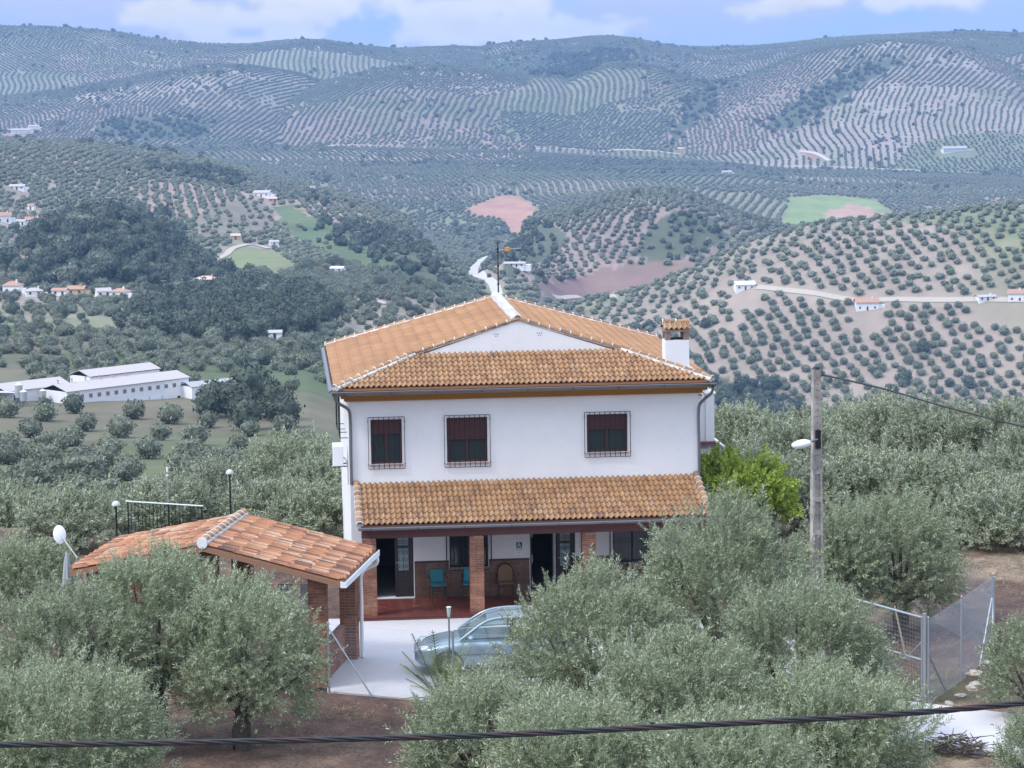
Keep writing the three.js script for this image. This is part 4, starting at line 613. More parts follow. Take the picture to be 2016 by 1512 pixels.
{ // air conditioner on the left wall
  const p = fromHouse(-0.44, 3.52, -1.8), t = thing('air_conditioner', 'white air-conditioning unit on the left side wall', 'air conditioner', [p.x, p.y, p.z], HOUSE_TURN);
  part(t, 'casing', [rounded(0, 0.3, 0.04, 0.62, -0.85, 0, 0.02)], whitePaint); part(t, 'bracket', [box(0.02, 0.44, 0.0, 0.035, -0.15, -0.11), box(0.02, 0.44, 0, 0.035, -0.74, -0.70)], zincGrey);
  part(t, 'fan_grille', [0.06, 0.11, 0.16, 0.2].map((r) => new THREE.TorusGeometry(r, 0.006, 5, 20).rotateY(Math.PI / 2).translate(-0.008, 0.33, -0.5)), M(0.2, 0.2, 0.2, 0.5)); part(t, 'hose', [tube([V(0.3, 0.3, -0.06), V(0.38, 0.2, -0.03), V(0.42, 0.0, -0.03), V(0.43, -0.5, -0.05)], 0.02, 6, 24)], M(0.4, 0.4, 0.42, 0.6));
}
{ // roof antenna
  const b = fromHouse(4.98, RIDGE_Y + 0.03, -9.0), t = thing('tv_antenna', 'tall television antenna with orange box on the roof ridge', 'antenna', [b.x, b.y, b.z], HOUSE_TURN);
  part(t, 'mast', [rod(V(0, 0, 0), V(0, 1.72, 0), 0.024, 0.02)], M(0.03, 0.04, 0.035, 0.6)); part(t, 'mast_clamp', [0.05, 0.38, 0.95, 1.38, 1.48].map((y) => new THREE.CylinderGeometry(0.036, 0.036, 0.05, 8).translate(0, y, 0)), ironBlack);
  part(t, 'boom', [rod(V(0, 1.44, 0), V(0.72, 1.5, 0.1), 0.012)], galvanised); part(t, 'amplifier_box', [rounded(0.22, 0.37, 1.4, 1.53, -0.03, 0.07, 0.015)], M(0.62, 0.25, 0.04, 0.6), 'orange box');
  for (const s of [1, -1]) part(t, 'reflector', [rod(V(0.13, 1.46, 0.02), V(0.25, 1.46 + s * 0.28, 0.04), 0.007, 0.007, 5), rod(V(0.18, 1.46 + s * 0.28, -0.1), V(0.32, 1.46 + s * 0.28, 0.18), 0.007, 0.007, 5)], galvanised);
  for (let i = 0; i < 5; i++) part(t, 'director', [rod(V(0.42 + i * 0.07, 1.44 + i * 0.01, -0.02), V(0.42 + i * 0.07 + 0.02, 1.56 + i * 0.01, 0.12), 0.006, 0.006, 5)], galvanised);
}
{ // street lamp on a concrete post
  const b = at(1608, 1300, 69.5), y0 = land(b.x, b.z), top = at(1598, 714, 70).y, t = thing('street_lamp', 'slotted concrete lamp post with a white oval lamp', 'street lamp', [b.x, y0, b.z], 0.26), H = top - y0, w = (y) => lerp(0.34, 0.19, y / H), d = (y) => lerp(0.26, 0.15, y / H);
  const ladder = (x0, x1, ya, yb, za, zb) => { const g = box(-1, 1, ya, yb, -1, 1), p = g.attributes.position; for (let i = 0; i < p.count; i++) { const y = p.getY(i), x = p.getX(i) < 0 ? x0 : x1, z = p.getZ(i) < 0 ? za : zb; p.setXYZ(i, x * w(y), y, z * d(y)); } g.computeVertexNormals(); return g; };
  const rungs = []; for (let y = 0.25; y < H * 0.66; y += 0.82) rungs.push(ladder(-0.3, 0.3, y, y + 0.11, -0.46, 0.46));
  part(t, 'post', [ladder(-0.5, -0.3, -0.5, H, -0.5, 0.5), ladder(0.3, 0.5, -0.5, H, -0.5, 0.5), ladder(-0.3, 0.3, -0.5, H, -0.28, 0.18), ladder(-0.3, 0.3, H * 0.66, H, 0.18, 0.485), ...rungs], postConcrete);
  const holes = []; for (let y = H * 0.68; y < H - 0.1; y += 0.16) holes.push(new THREE.CylinderGeometry(0.014, 0.014, 0.02, 6).rotateX(Math.PI / 2).translate(0, y, 0.485 * d(y))); part(t, 'bolt_hole', holes, M(0.04, 0.04, 0.04, 0.9)).userData.kind = 'stuff';
  part(t, 'top_cap', [new THREE.SphereGeometry(0.11, 10, 6, 0, 7, 0, 1.5).scale(1, 0.7, 0.8).translate(0, H - 0.01, 0)], ironBlack);
  const ly = H - 1.72; part(t, 'bracket', [box(-0.06, 0.06, ly - 0.24, ly + 0.22, 0.09, 0.16)], ironBlack); part(t, 'arm', [rod(V(0, ly, 0.13), V(-0.26, ly - 0.06, 0.2), 0.028, 0.024)], zincGrey);
  part(t, 'lamp_head', [new THREE.SphereGeometry(0.26, 18, 12).scale(1, 0.42, 0.55).rotateZ(0.12).translate(-0.48, ly - 0.09, 0.24)], whitePaint); part(t, 'lamp_glass', [new THREE.SphereGeometry(0.2, 16, 8, 0, 6.3, 1.6, 1.5).scale(1, 0.42, 0.55).rotateZ(0.12).translate(-0.5, ly - 0.115, 0.24)], M(0.6, 0.62, 0.64, 0.2));
  const a = V(b.x + 0.12, y0 + H - 0.14, b.z), pts = [[1605, 722, 70], [1730, 763, 67.5], [1858, 800, 65], [2016, 840, 62], [2200, 880, 58.5]].map(([x, y, k], i) => i ? at(x, y, k) : a);
  const wire = part(scene, 'overhead_wire', [tube(pts, 0.022, 6, 60)], M(0.02, 0.02, 0.022, 0.6)); tag(wire, 'single black wire running right from the lamp post', 'wire');
}
{ // twisted cable across the foreground
  const pts = [[-260, 1464], [0, 1466], [300, 1463], [760, 1453], [1000, 1446], [1300, 1431], [1520, 1420], [1800, 1403], [2016, 1384], [2300, 1354]].map(([x, y], i) => at(x, y, 15 + i * 0.05)), c = new THREE.CatmullRomCurve3(pts), t = thing('overhead_cable', 'thick black twisted power cable across the bottom of the picture', 'cable', [pts[0].x, pts[0].y, pts[0].z]), N = 260, L = c.getLength();
  for (let s = 0; s < 4; s++) { const q = []; for (let i = 0; i <= N; i++) { const p = c.getPointAt(i / N), d = c.getTangentAt(i / N), a = i / N * L / 0.62 * 6.283 + s * 1.5708, u = V(0, 1, 0).cross(d).normalize(), v = d.clone().cross(u); q.push(p.addScaledVector(u, Math.cos(a) * 0.0095).addScaledVector(v, Math.sin(a) * 0.0095).sub(pts[0])); } part(t, 'strand', [tube(q, 0.0085, 7, 520)], s === 3 ? M(0.035, 0.012, 0.014, 0.5) : M(0.012, 0.012, 0.014, 0.5)); }
}
// ---- fence and gate ----
function wires(a, b, h, lift, gap, r) {                     // chain-link: two families of slanting wires between two posts
  const d = b.clone().sub(a), L = d.length(), u = d.clone().normalize(), out = [], P2 = (s, y) => a.clone().addScaledVector(u, s).add(V(0, y + lift, 0));
  const seg = (s0, y0, s1, y1) => { const p = P2(s0, y0), q = P2(s1, y1), dir = q.clone().sub(p), n = u.clone().cross(V(0, 1, 0)).normalize().multiplyScalar(r), m = dir.clone().cross(n).normalize().multiplyScalar(r), g = new THREE.BufferGeometry(), v = [p.clone().add(n), p.clone().sub(n).add(m), p.clone().sub(n).sub(m), q.clone().add(n), q.clone().sub(n).add(m), q.clone().sub(n).sub(m)]; g.setAttribute('position', new THREE.Float32BufferAttribute([0, 1, 4, 0, 4, 3, 1, 2, 5, 1, 5, 4, 2, 0, 3, 2, 3, 5].flatMap((i) => v[i].toArray()), 3)); g.computeVertexNormals(); out.push(g); };
  for (let s = -h; s < L; s += gap) { for (const f of [1, -1]) { let s0 = s, y0 = 0, s1 = s + h, y1 = h; if (s0 < 0) { y0 = -s0; s0 = 0; } if (s1 > L) { y1 = h - (s1 - L); s1 = L; } if (f < 0) { y0 = h - y0; y1 = h - y1; } if (Math.abs(s1 - s0) > 0.02) seg(s0, y0, s1, y1); } }
  for (const y of [0.02, h / 2, h - 0.02]) seg(0, y, L, y);
  return out;
}
function fence(name, label, pts, h, braces = []) {
  const o = thing(name, label, 'fence', [pts[0].x, pts[0].y, pts[0].z]), at0 = pts[0];
  pts.forEach((p, i) => { const q = p.clone().sub(at0); part(o, 'post', [rod(q.clone().add(V(0, -0.3, 0)), q.clone().add(V(0, h + 0.06, 0)), 0.026, 0.026, 8), new THREE.SphereGeometry(0.03, 8, 6).translate(q.x, q.y + h + 0.06, q.z)], galvanised); if (i) part(o, 'chain_link', wires(pts[i - 1].clone().sub(at0), q, h, 0.02, 0.085, 0.0013), galvanised).userData.kind = 'stuff'; });
  for (const [a, b] of braces) part(o, 'brace', [rod(a.clone().sub(at0), b.clone().sub(at0), 0.022, 0.022, 8)], galvanised);
  return o;
}
const G3 = (x, z, y = 0) => V(x, land(x, z) + y, z);
fence('yard_fence', 'wire mesh fence along the front edge of the concrete yard', [G3(-4.56, -66.7), G3(-1.5, -65.4), G3(1.3, -64.85), G3(4.6, -65.6), G3(8.0, -67.5)], 1.72, [[G3(-4.56, -66.7, 1.66), G3(-3.5, -66.3, 0.02)]]);
const gateA = G3(8.11, -67.45), gateB = G3(9.59, -64.75);
fence('side_fence', 'wire mesh fence with grey posts right of the gate', [G3(9.72, -64.66), G3(10.9, -67.1), G3(12.15, -69.95)], 2.05, [[G3(12.12, -69.9, 1.5), G3(11.6, -68.6, 0.02)], [G3(12.15, -69.95, 1.5), G3(12.0, -68.9, 0.02)], [G3(9.74, -64.7, 1.2), G3(10.35, -66.0, 0.03)]]);
fence('back_fence', 'long wire fence running back under the olive trees', [G3(12.2, -70.05), G3(11.2, -74.5), G3(10.4, -79.0)], 1.95);
{
  const t = thing('metal_gate', 'galvanised metal gate of welded wire mesh', 'gate', [gateA.x, gateA.y, gateA.z]), B = gateB.clone().sub(gateA), u = B.clone().normalize(), L = B.length(), X = (s, y) => V(u.x * s, y, u.z * s);
  part(t, 'gate_post', [rod(X(0, -0.3), X(0, 2.18), 0.04)], galvanised); part(t, 'gate_post', [rod(X(L + 0.1, -0.3), X(L + 0.1, 2.22), 0.045)], galvanised);
  for (const y of [0.1, 1.08, 2.1]) part(t, 'rail', [rod(X(0.06, y), X(L, y), 0.028)], galvanised); part(t, 'stile', [rod(X(0.06, 0.1), X(0.06, 2.1), 0.028)], galvanised); part(t, 'stile', [rod(X(L, 0.1), X(L, 2.13), 0.03)], galvanised); part(t, 'diagonal_brace', [rod(X(L * 0.45, 0.1), X(L - 0.04, 1.5), 0.02)], galvanised);
  const w = []; for (let s = 0.12; s < L; s += 0.06) w.push(rod(X(s, 0.1), X(s, 2.1), 0.0026, 0.0026, 3)); for (let y = 0.2; y < 2.1; y += 0.1) w.push(rod(X(0.06, y), X(L, y), 0.0026, 0.0026, 3)); part(t, 'wire_mesh', w, galvanised).userData.kind = 'stuff';
}
{ // leaning stake by the gate, stones, cut branches
  const a = G3(10.0, -70.3), s = part(scene, 'wooden_stake', [rod(a.clone().add(V(0, -0.1, 0)), a.clone().add(V(-0.28, 1.25, -0.1)), 0.03, 0.024)], M(0.34, 0.29, 0.23, 0.95)); tag(s, 'leaning wooden stake behind the metal gate', 'stake');
  const q = rng(33); const spots = [[11.15, -66.6], [11.9, -68.9], [11.0, -66.2], [10.6, -65.4], [11.35, -67.7], [12.3, -69.2], [10.2, -64.6], [11.6, -66.9]];
  spots.forEach(([x, z], i) => { const g = new THREE.IcosahedronGeometry(0.09 + 0.1 * q(), 1), p = g.attributes.position; for (let k = 0; k < p.count; k++) { const f = 0.8 + 0.4 * hash2(Math.round(p.getX(k) * 99), Math.round(p.getZ(k) * 99 + p.getY(k) * 57), i); p.setXYZ(k, p.getX(k) * f * 1.5, p.getY(k) * f * 0.6, p.getZ(k) * f); } g.computeVertexNormals(); const o = part(scene, 'stone', [g], M(0.52, 0.48, 0.42, 0.95, { map: mottleMap })); o.position.copy(G3(x, z, 0.03)); o.rotation.y = q() * 6; tag(o, 'pale stone lying at the foot of the mesh fence', 'stone', 'stones along the fence'); });
  const bz = G3(9.6, -60.1), sticks = []; for (let i = 0; i < 90; i++) { const a2 = q() * 6.28, L = 0.4 + 0.7 * q(), x = (q() - 0.5) * 1.3, z = (q() - 0.5) * 0.7, y = 0.05 + 0.4 * q() * (1 - Math.abs(x) / 0.8); sticks.push(rod(V(x - Math.cos(a2) * L / 2, y, z - Math.sin(a2) * L / 2), V(x + Math.cos(a2) * L / 2, y + (q() - 0.5) * 0.25, z + Math.sin(a2) * L / 2), 0.012 + 0.012 * q(), 0.008, 5)); }
  const pile = part(scene, 'branch_pile', sticks, M(0.11, 0.085, 0.065, 0.95)); pile.position.copy(bz); tag(pile, 'heap of cut branches beside the white concrete drive', 'branches', null, 'stuff');
  // dry grass and weeds on the yard soil
  const blades = twig(0.16, 7, 0.16, 0.014, 19, [0.34, 0.28, 0.17], [0.17, 0.19, 0.08], null), n = 5200, o = shadowed(new THREE.InstancedMesh(blades, new THREE.MeshStandardMaterial({ color: C(1, 1, 1), roughness: 0.9, vertexColors: true, side: THREE.DoubleSide }), n)), m = new THREE.Matrix4(), e = new THREE.Euler(), Q = new THREE.Quaternion(); let k = 0;
  while (k < n) { const x = -13 + 32 * q(), z = -92 + 38 * q(), f = fbm(x * 0.5, z * 0.5, 3, 151); if (f < 0.42 + 0.14 * q() || (x > -5.6 && x < 8.3 && z < -65.2 && z > -90) || (x > 4 && x < 15.5 && z > -66 && z < -57.8)) continue; m.compose(G3(x, z, -0.02), Q.setFromEuler(e.set((q() - 0.5) * 0.5, q() * 6.28, (q() - 0.5) * 0.5)), V(1, 1, 1).multiplyScalar(0.35 + 0.6 * q())); o.setMatrixAt(k, m); const s = 0.7 + 0.6 * q(); o.setColorAt(k++, new THREE.Color().setRGB(s, s * (0.95 + 0.1 * q()), s)); }
  o.name = 'dry_grass'; tag(o, 'thin dry grass and weeds scattered over the yard soil', 'grass', null, 'stuff'); scene.add(o);
}
{ // young palm in front of the car, garden lamp
  const p = at(872, 1352, 66.3), t = thing('palm_plant', 'young palm with stiff green fronds in front of the car', 'palm', [p.x, -0.14, p.z]), q = rng(44), green = [M(0.13, 0.18, 0.06, 0.6, { side: THREE.DoubleSide }), M(0.17, 0.21, 0.07, 0.6, { side: THREE.DoubleSide }), M(0.24, 0.2, 0.09, 0.7, { side: THREE.DoubleSide })];
  for (let i = 0; i < 24; i++) { const a = i * 2.4, up = 0.3 + 0.68 * q(), L = 1.25 + 0.45 * q(), d = V(Math.cos(a), 0, Math.sin(a)), pts = [0, 0.33, 0.66, 1].map((s) => V(0, 0.12, 0).addScaledVector(d, L * s * (1 - up * 0.55)).add(V(0, L * (s * up * 1.25 - s * s * 0.38 * (1 - up)), 0))), c = new THREE.CatmullRomCurve3(pts), v = []; const side = V(-d.z, 0, d.x);
    for (let k = 2; k < 26; k++) { const s = k / 26, b = c.getPoint(s), tn = c.getTangent(s), len = 0.36 * Math.sin(Math.PI * (0.12 + 0.8 * s)); for (const f of [-1, 1]) { const tip = b.clone().addScaledVector(side, f * len * 0.75).addScaledVector(tn, len * 0.7).add(V(0, -0.02, 0)), w = tn.clone().multiplyScalar(0.012); v.push(...b.clone().sub(w).toArray(), ...b.clone().add(w).toArray(), ...tip.toArray()); } }
    const g = new THREE.BufferGeometry(); g.setAttribute('position', new THREE.Float32BufferAttribute(v, 3)); g.computeVertexNormals(); part(t, 'frond', [g, flat(tube(pts, 0.009, 4, 10))], green[i % 7 === 3 ? 2 : i % 2]); }
  part(t, 'stem', [new THREE.CylinderGeometry(0.09, 0.13, 0.32, 9).translate(0, 0.08, 0)], bark2());
  const l = at(886, 1345, 66.9), y0 = -0.1, g = thing('garden_lamp', 'slim garden lamp with pale green glass beside the car', 'lamp', [l.x, y0, l.z]), H = at(886, 1190, 66.9).y - y0;
  part(g, 'pole', [rod(V(0, -0.1, 0), V(0, H - 0.26, 0), 0.022, 0.02)], M(0.16, 0.17, 0.19, 0.5)); part(g, 'lamp_shade', [new THREE.CylinderGeometry(0.055, 0.03, 0.24, 12).translate(0, H - 0.14, 0)], M(0.45, 0.62, 0.55, 0.3)); part(g, 'rim', [new THREE.TorusGeometry(0.055, 0.01, 6, 14).rotateX(Math.PI / 2).translate(0, H - 0.02, 0)], M(0.6, 0.65, 0.6, 0.4));
}
function bark2() { return M(0.14, 0.10, 0.07, 0.95); }
{ // things beyond the carport: railing, lamps, white dish, parasol
  const a = at(252, 1040, 77), b = at(398, 1040, 76), ya = at(252, 986, 77).y, L = a.distanceTo(b), t = thing('garden_railing', 'black iron railing with a pale top rail beyond the carport', 'railing', [a.x, 0, a.z], Math.atan2(-(b.z - a.z), b.x - a.x)), y1 = ya, y0 = y1 - 0.95;
  part(t, 'top_rail', [rod(V(-0.04, y1, 0), V(L + 0.04, y1, 0), 0.022)], M(0.55, 0.62, 0.60, 0.4)); part(t, 'bottom_rail', [rod(V(0, y0, 0), V(L, y0, 0), 0.014)], ironBlack); for (const x of [0.02, L * 0.56, L]) part(t, 'post', [rod(V(x, -0.3, 0), V(x, y1, 0), 0.022)], x < 1 && x > 0.1 ? galvanised : ironBlack); const g = joined([rod(V(0, y0, 0), V(0, y1, 0), 0.009, 0.009, 5)]); for (let i = 1; i < 20; i++) part(t, 'bar', g, ironBlack).position.x = L * i / 20;
  for (const [px, py, d, k] of [[452, 924, 84, 'dark garden lamp post above the carport ridge'], [228, 986, 78, 'round garden lamp beside the black railing']]) { const p = at(px, py, d), o = thing('lamp_post', k, 'lamp', [p.x, 0, p.z]); part(o, 'pole', [rod(V(0, -0.5, 0), V(0, p.y - 0.1, 0), 0.028)], ironBlack); part(o, 'lamp_globe', [new THREE.SphereGeometry(0.12, 12, 8, 0, 6.3, 0, 1.7).translate(0, p.y - 0.12, 0)], M(0.5, 0.56, 0.56, 0.25)); part(o, 'collar', [new THREE.CylinderGeometry(0.06, 0.04, 0.08, 8).translate(0, p.y - 0.16, 0)], ironBlack); }
  { const p = at(329, 922, 80), o = thing('slim_mast', 'slim grey mast with white tip behind the railing', 'mast', [p.x, 0, p.z]); part(o, 'pole', [rod(V(0, -0.5, 0), V(0, p.y - 0.1, 0), 0.016)], galvanised); part(o, 'tip', [new THREE.CylinderGeometry(0.03, 0.03, 0.14, 8).translate(0, p.y - 0.04, 0), new THREE.CylinderGeometry(0.03, 0.03, 0.05, 8).translate(0, p.y - 0.2, 0)], whitePaint); }
  { const p = at(118, 1052, 71), foot = at(152, 1098, 71), o = thing('satellite_dish', 'white satellite dish on a slanting arm left of the carport', 'satellite dish', [foot.x, 0, foot.z]); const c = p.clone().sub(V(foot.x, 0, foot.z)), f = V(0, foot.y, 0); part(o, 'pole', [rod(V(0, -0.3, 0), f, 0.03)], galvanised); part(o, 'arm', [rod(f, c, 0.018)], M(0.6, 0.62, 0.58, 0.5)); const dish = new THREE.SphereGeometry(0.5, 20, 6, 0, 6.2832, 0, 0.42).scale(0.85, 1, 1.2).translate(0, -0.48, 0).rotateX(Math.PI / 2 - 0.3).rotateY(0.5).translate(c.x, c.y, c.z); part(o, 'reflector', [dish], M(0.8, 0.82, 0.83, 0.45, { side: THREE.DoubleSide })); }
  { const p = at(133, 1140, 70), top = at(137, 1085, 70), o = thing('folded_parasol', 'grey folded parasol beside the left eave of the carport', 'parasol', [p.x, 0, p.z]); part(o, 'pole', [rod(V(0, -0.2, 0), V(0, top.y, 0), 0.022)], galvanised); const s = []; for (let i = 0; i < 12; i++) { const t = i / 11; s.push(new THREE.Vector2(0.02 + 0.17 * Math.pow(t, 0.8) * (1 - 0.25 * t), top.y - 1.25 * t)); } const g2 = new THREE.LatheGeometry(s, 22), q = g2.attributes.position; for (let i = 0; i < q.count; i++) { const an = Math.atan2(q.getZ(i), q.getX(i)), f = 1 + 0.25 * Math.sin(an * 6); q.setX(i, q.getX(i) * f); q.setZ(i, q.getZ(i) * f); } g2.computeVertexNormals(); part(o, 'canopy', [g2], M(0.34, 0.37, 0.40, 0.9, { side: THREE.DoubleSide })); }
}
const CLEAR = [];                                            // ground kept free of trees round the far buildings
const clear = (p, w, d, f) => CLEAR.push({ x: p.x, z: p.z, r: Math.hypot(p.x, p.z), w, d, f });
// ---------- the farm building and the scattered houses ----------
const farWall = M(0.74, 0.74, 0.76, 0.9), farPlaster = M(0.80, 0.80, 0.81, 0.9), farTile = M(0.42, 0.24, 0.17, 0.9), farFibre = M(0.44, 0.40, 0.38, 0.9), farDark = M(0.05, 0.045, 0.05, 0.6), farOchre = M(0.50, 0.38, 0.22, 0.9), farPink = M(0.58, 0.42, 0.36, 0.9);
{
  const a = hit(132, 797, 470), rA = Math.hypot(a.x, a.z), at2 = (px, r) => { const d = sight(px, 780), k = r / Math.hypot(d.x, d.z); return V(d.x * k, 0, d.z * k); };
  const A = at2(132, rA + 1), B = at2(372, rA + 22), L = A.distanceTo(B), turn = Math.atan2(-(B.z - A.z), B.x - A.x), yTop = rise(132, 772, rA + 1), y0 = Math.min(land(A.x, A.z), land(B.x, B.z)) - 3.2;
  const t = thing('farm_building', 'long white farm building with a row of square windows', 'building', [A.x, yTop, A.z], turn), H = yTop - y0, W = 9;
  for (let i = -8; i < L + 4; i += 4) clear(A.clone().lerp(B, i / L), 3, 26, 8);
  part(t, 'wall', [box(0, L, -H, 0, -W, 0)], farWall); part(t, 'white_base', [prism([[L * 0.3, 0.03], [L, 0.03], [L, -0.5], [L * 0.3, -0.5]], -H, -3.2)], farPlaster);
  part(t, 'end_block', [box(L * 0.8, L + 0.04, -H, 0.02, -W + 0.5, 0.05)], farPlaster);
  const roofG = (x0, x1, z0, z1, y, r) => sheet([[P(x0, y, z1), P(x1, y, z1), P(x1, y + r, (z0 + z1) / 2), P(x0, y + r, (z0 + z1) / 2)], [P(x0, y + r, (z0 + z1) / 2), P(x1, y + r, (z0 + z1) / 2), P(x1, y, z0), P(x0, y, z0)]], 0.12);
  const rf = part(t, 'roof', roofG(-0.3, L + 0.3, -W - 0.3, 0.35, 0.12, 1.3), farFibre); const gable = new THREE.Shape([[-W, 0], [0, 0], [-W / 2, 1.25]].map((p) => new THREE.Vector2(...p))); part(t, 'gable', [new THREE.ExtrudeGeometry(gable, { depth: 0.2, bevelEnabled: false }).rotateY(Math.PI / 2).scale(1, 1, -1).translate(L - 0.25, 0, 0), new THREE.ExtrudeGeometry(gable, { depth: 0.2, bevelEnabled: false }).rotateY(Math.PI / 2).scale(1, 1, -1).translate(0.05, 0, 0)], farPlaster);
  for (let i = 0; i < 6; i++) part(rf, 'roof_vent', [new THREE.CylinderGeometry(0.16, 0.16, 0.9, 8).translate(1 + i * L * 0.11, 1.7, -W / 2), new THREE.CylinderGeometry(0.28, 0.22, 0.2, 8).translate(1 + i * L * 0.11, 2.2, -W / 2)], farFibre);
  const pane = joined([box(-0.42, 0.42, -0.4, 0.4, 0.05, 0.12)]), fr = joined([box(-0.5, 0.5, -0.48, 0.48, 0.02, 0.06)]);
  for (let i = 0; i < 14; i++) { const x = L * (0.05 + i * 0.069), w = part(t, 'window', fr, M(0.55, 0.5, 0.48, 0.8)); w.position.set(x, -1.35, 0.01); part(w, 'pane', pane, M(0.20, 0.15, 0.15, 0.4)); }
  for (let i = 0; i < 5; i++) part(t, 'buttress', [box(L * (0.33 + i * 0.11), L * (0.33 + i * 0.11) + 0.22, -H, -3.1 - 0.02 * i, 0.05, 0.25)], M(0.6, 0.6, 0.62, 0.9));
  part(t, 'door', [box(L * 0.9, L * 0.9 + 0.9, -5.6, -3.9, 0.055, 0.09)], farDark);
  // parallel rear shed, silos, lean-to
  const s2 = thing('farm_shed', 'low grey-roofed shed behind the farm building', 'building', [A.x, yTop, A.z], turn); part(s2, 'wall', [box(-9, L * 0.25, -H, 0.2, -W - 9, -W - 1)], farWall); part(s2, 'roof', roofG(-9.3, L * 0.25, -W - 9.3, -W - 0.6, 0.3, 1.4), farFibre); part(s2, 'gable', [new THREE.ExtrudeGeometry(new THREE.Shape([[-W - 9, 0.2], [-W - 1, 0.2], [-W - 5, 1.55]].map((v) => new THREE.Vector2(...v))), { depth: L * 0.25 + 8.9, bevelEnabled: false }).rotateY(Math.PI / 2).scale(1, 1, -1).translate(-8.95, 0, 0)], farWall); part(s2, 'door', [box(-7, -5.8, -2.4, -0.8, -W - 1, -W - 0.95)], farDark);
  const s3 = thing('farm_shed', 'taller pale-roofed shed rising behind the right end', 'building', [A.x, yTop, A.z], turn); part(s3, 'wall', [box(L * 0.4, L * 0.98, -H, 1.4, -W - 8, -W - 0.6)], farWall); part(s3, 'roof', roofG(L * 0.4 - 0.3, L * 0.98 + 0.3, -W - 8.3, -W - 0.3, 1.5, 1.2), farFibre); part(s3, 'gable', [new THREE.ExtrudeGeometry(new THREE.Shape([[-W - 8, 1.4], [-W - 0.6, 1.4], [-W - 4.3, 2.6]].map((v) => new THREE.Vector2(...v))), { depth: L * 0.58 - 0.1, bevelEnabled: false }).rotateY(Math.PI / 2).scale(1, 1, -1).translate(L * 0.4 + 0.05, 0, 0)], farWall); part(s3, 'gutter_line', [box(L * 0.4, L * 0.98, 1.3, 1.45, -W - 0.3, -W - 0.15)], farDark);
  for (const [px, py, R, Hh, k] of [[38, 798, 0.85, 5.0, 'tall grey feed silo left of the farm building'], [47, 800, 0.8, 3.6, 'short grey feed silo beside the tall one'], [85, 792, 0.75, 2.9, 'small pale silo near the farm building end'], [101, 790, 0.7, 2.9, 'small pale silo touching the farm building end']]) { const p = hit(px, py, 470), o = thing('feed_silo', k, 'silo', [p.x, p.y, p.z], 0, 'feed silos'); part(o, 'tank', [new THREE.CylinderGeometry(R, R, Hh * 0.55, 14).translate(0, Hh * 0.62, 0), new THREE.ConeGeometry(R, Hh * 0.2, 14).rotateX(Math.PI).translate(0, Hh * 0.25, 0)], M(0.40, 0.42, 0.44, 0.5, { metalness: 0.3 })); part(o, 'lid', [new THREE.ConeGeometry(R * 1.04, Hh * 0.14, 14).translate(0, Hh * 0.965, 0)], M(0.62, 0.64, 0.65, 0.5)); for (const [x, z] of [[1, 1], [1, -1], [-1, 1], [-1, -1]]) part(o, 'leg', [rod(V(x * R * 0.65, -0.5, z * R * 0.65), V(x * R * 0.65, Hh * 0.38, z * R * 0.65), 0.06)], galvanised); }
  const lp = hit(8, 795, 470), s4 = thing('open_shelter', 'pale sheet-roofed shelter at the left picture edge', 'shelter', [lp.x, lp.y, lp.z], turn); part(s4, 'roof', sheet([[P(-6, 3.4, 3), P(2.8, 2.4, 3), P(2.8, 2.4, -3), P(-6, 3.4, -3)]], 0.12), M(0.62, 0.64, 0.66, 0.6)); for (const [x, z] of [[2.4, 2.6], [2.4, -2.6], [-2, 2.6], [-2, -2.6]]) part(s4, 'post', [rod(V(x, -1.5, z), V(x, 2.4, z), 0.1)], zincGrey); part(s4, 'back_wall', [box(-6, 2, -1.5, 2.3, -2.9, -2.7)], farWall);
  const gp = hit(415, 790, 520), s5 = thing('farm_shed', 'grey sheet-roofed shed half hidden by dark trees', 'building', [gp.x, gp.y, gp.z - 9], turn - 0.15); part(s5, 'wall', [box(-6, 7, -3, 2.6, -5, 0)], farPlaster); part(s5, 'roof', roofG(-6.3, 7.3, -5.3, 0.3, 2.7, 0.9), M(0.36, 0.35, 0.36, 0.8)); part(s5, 'window', [box(-4, -3.2, 1, 1.8, 0, 0.05)], farDark);
}
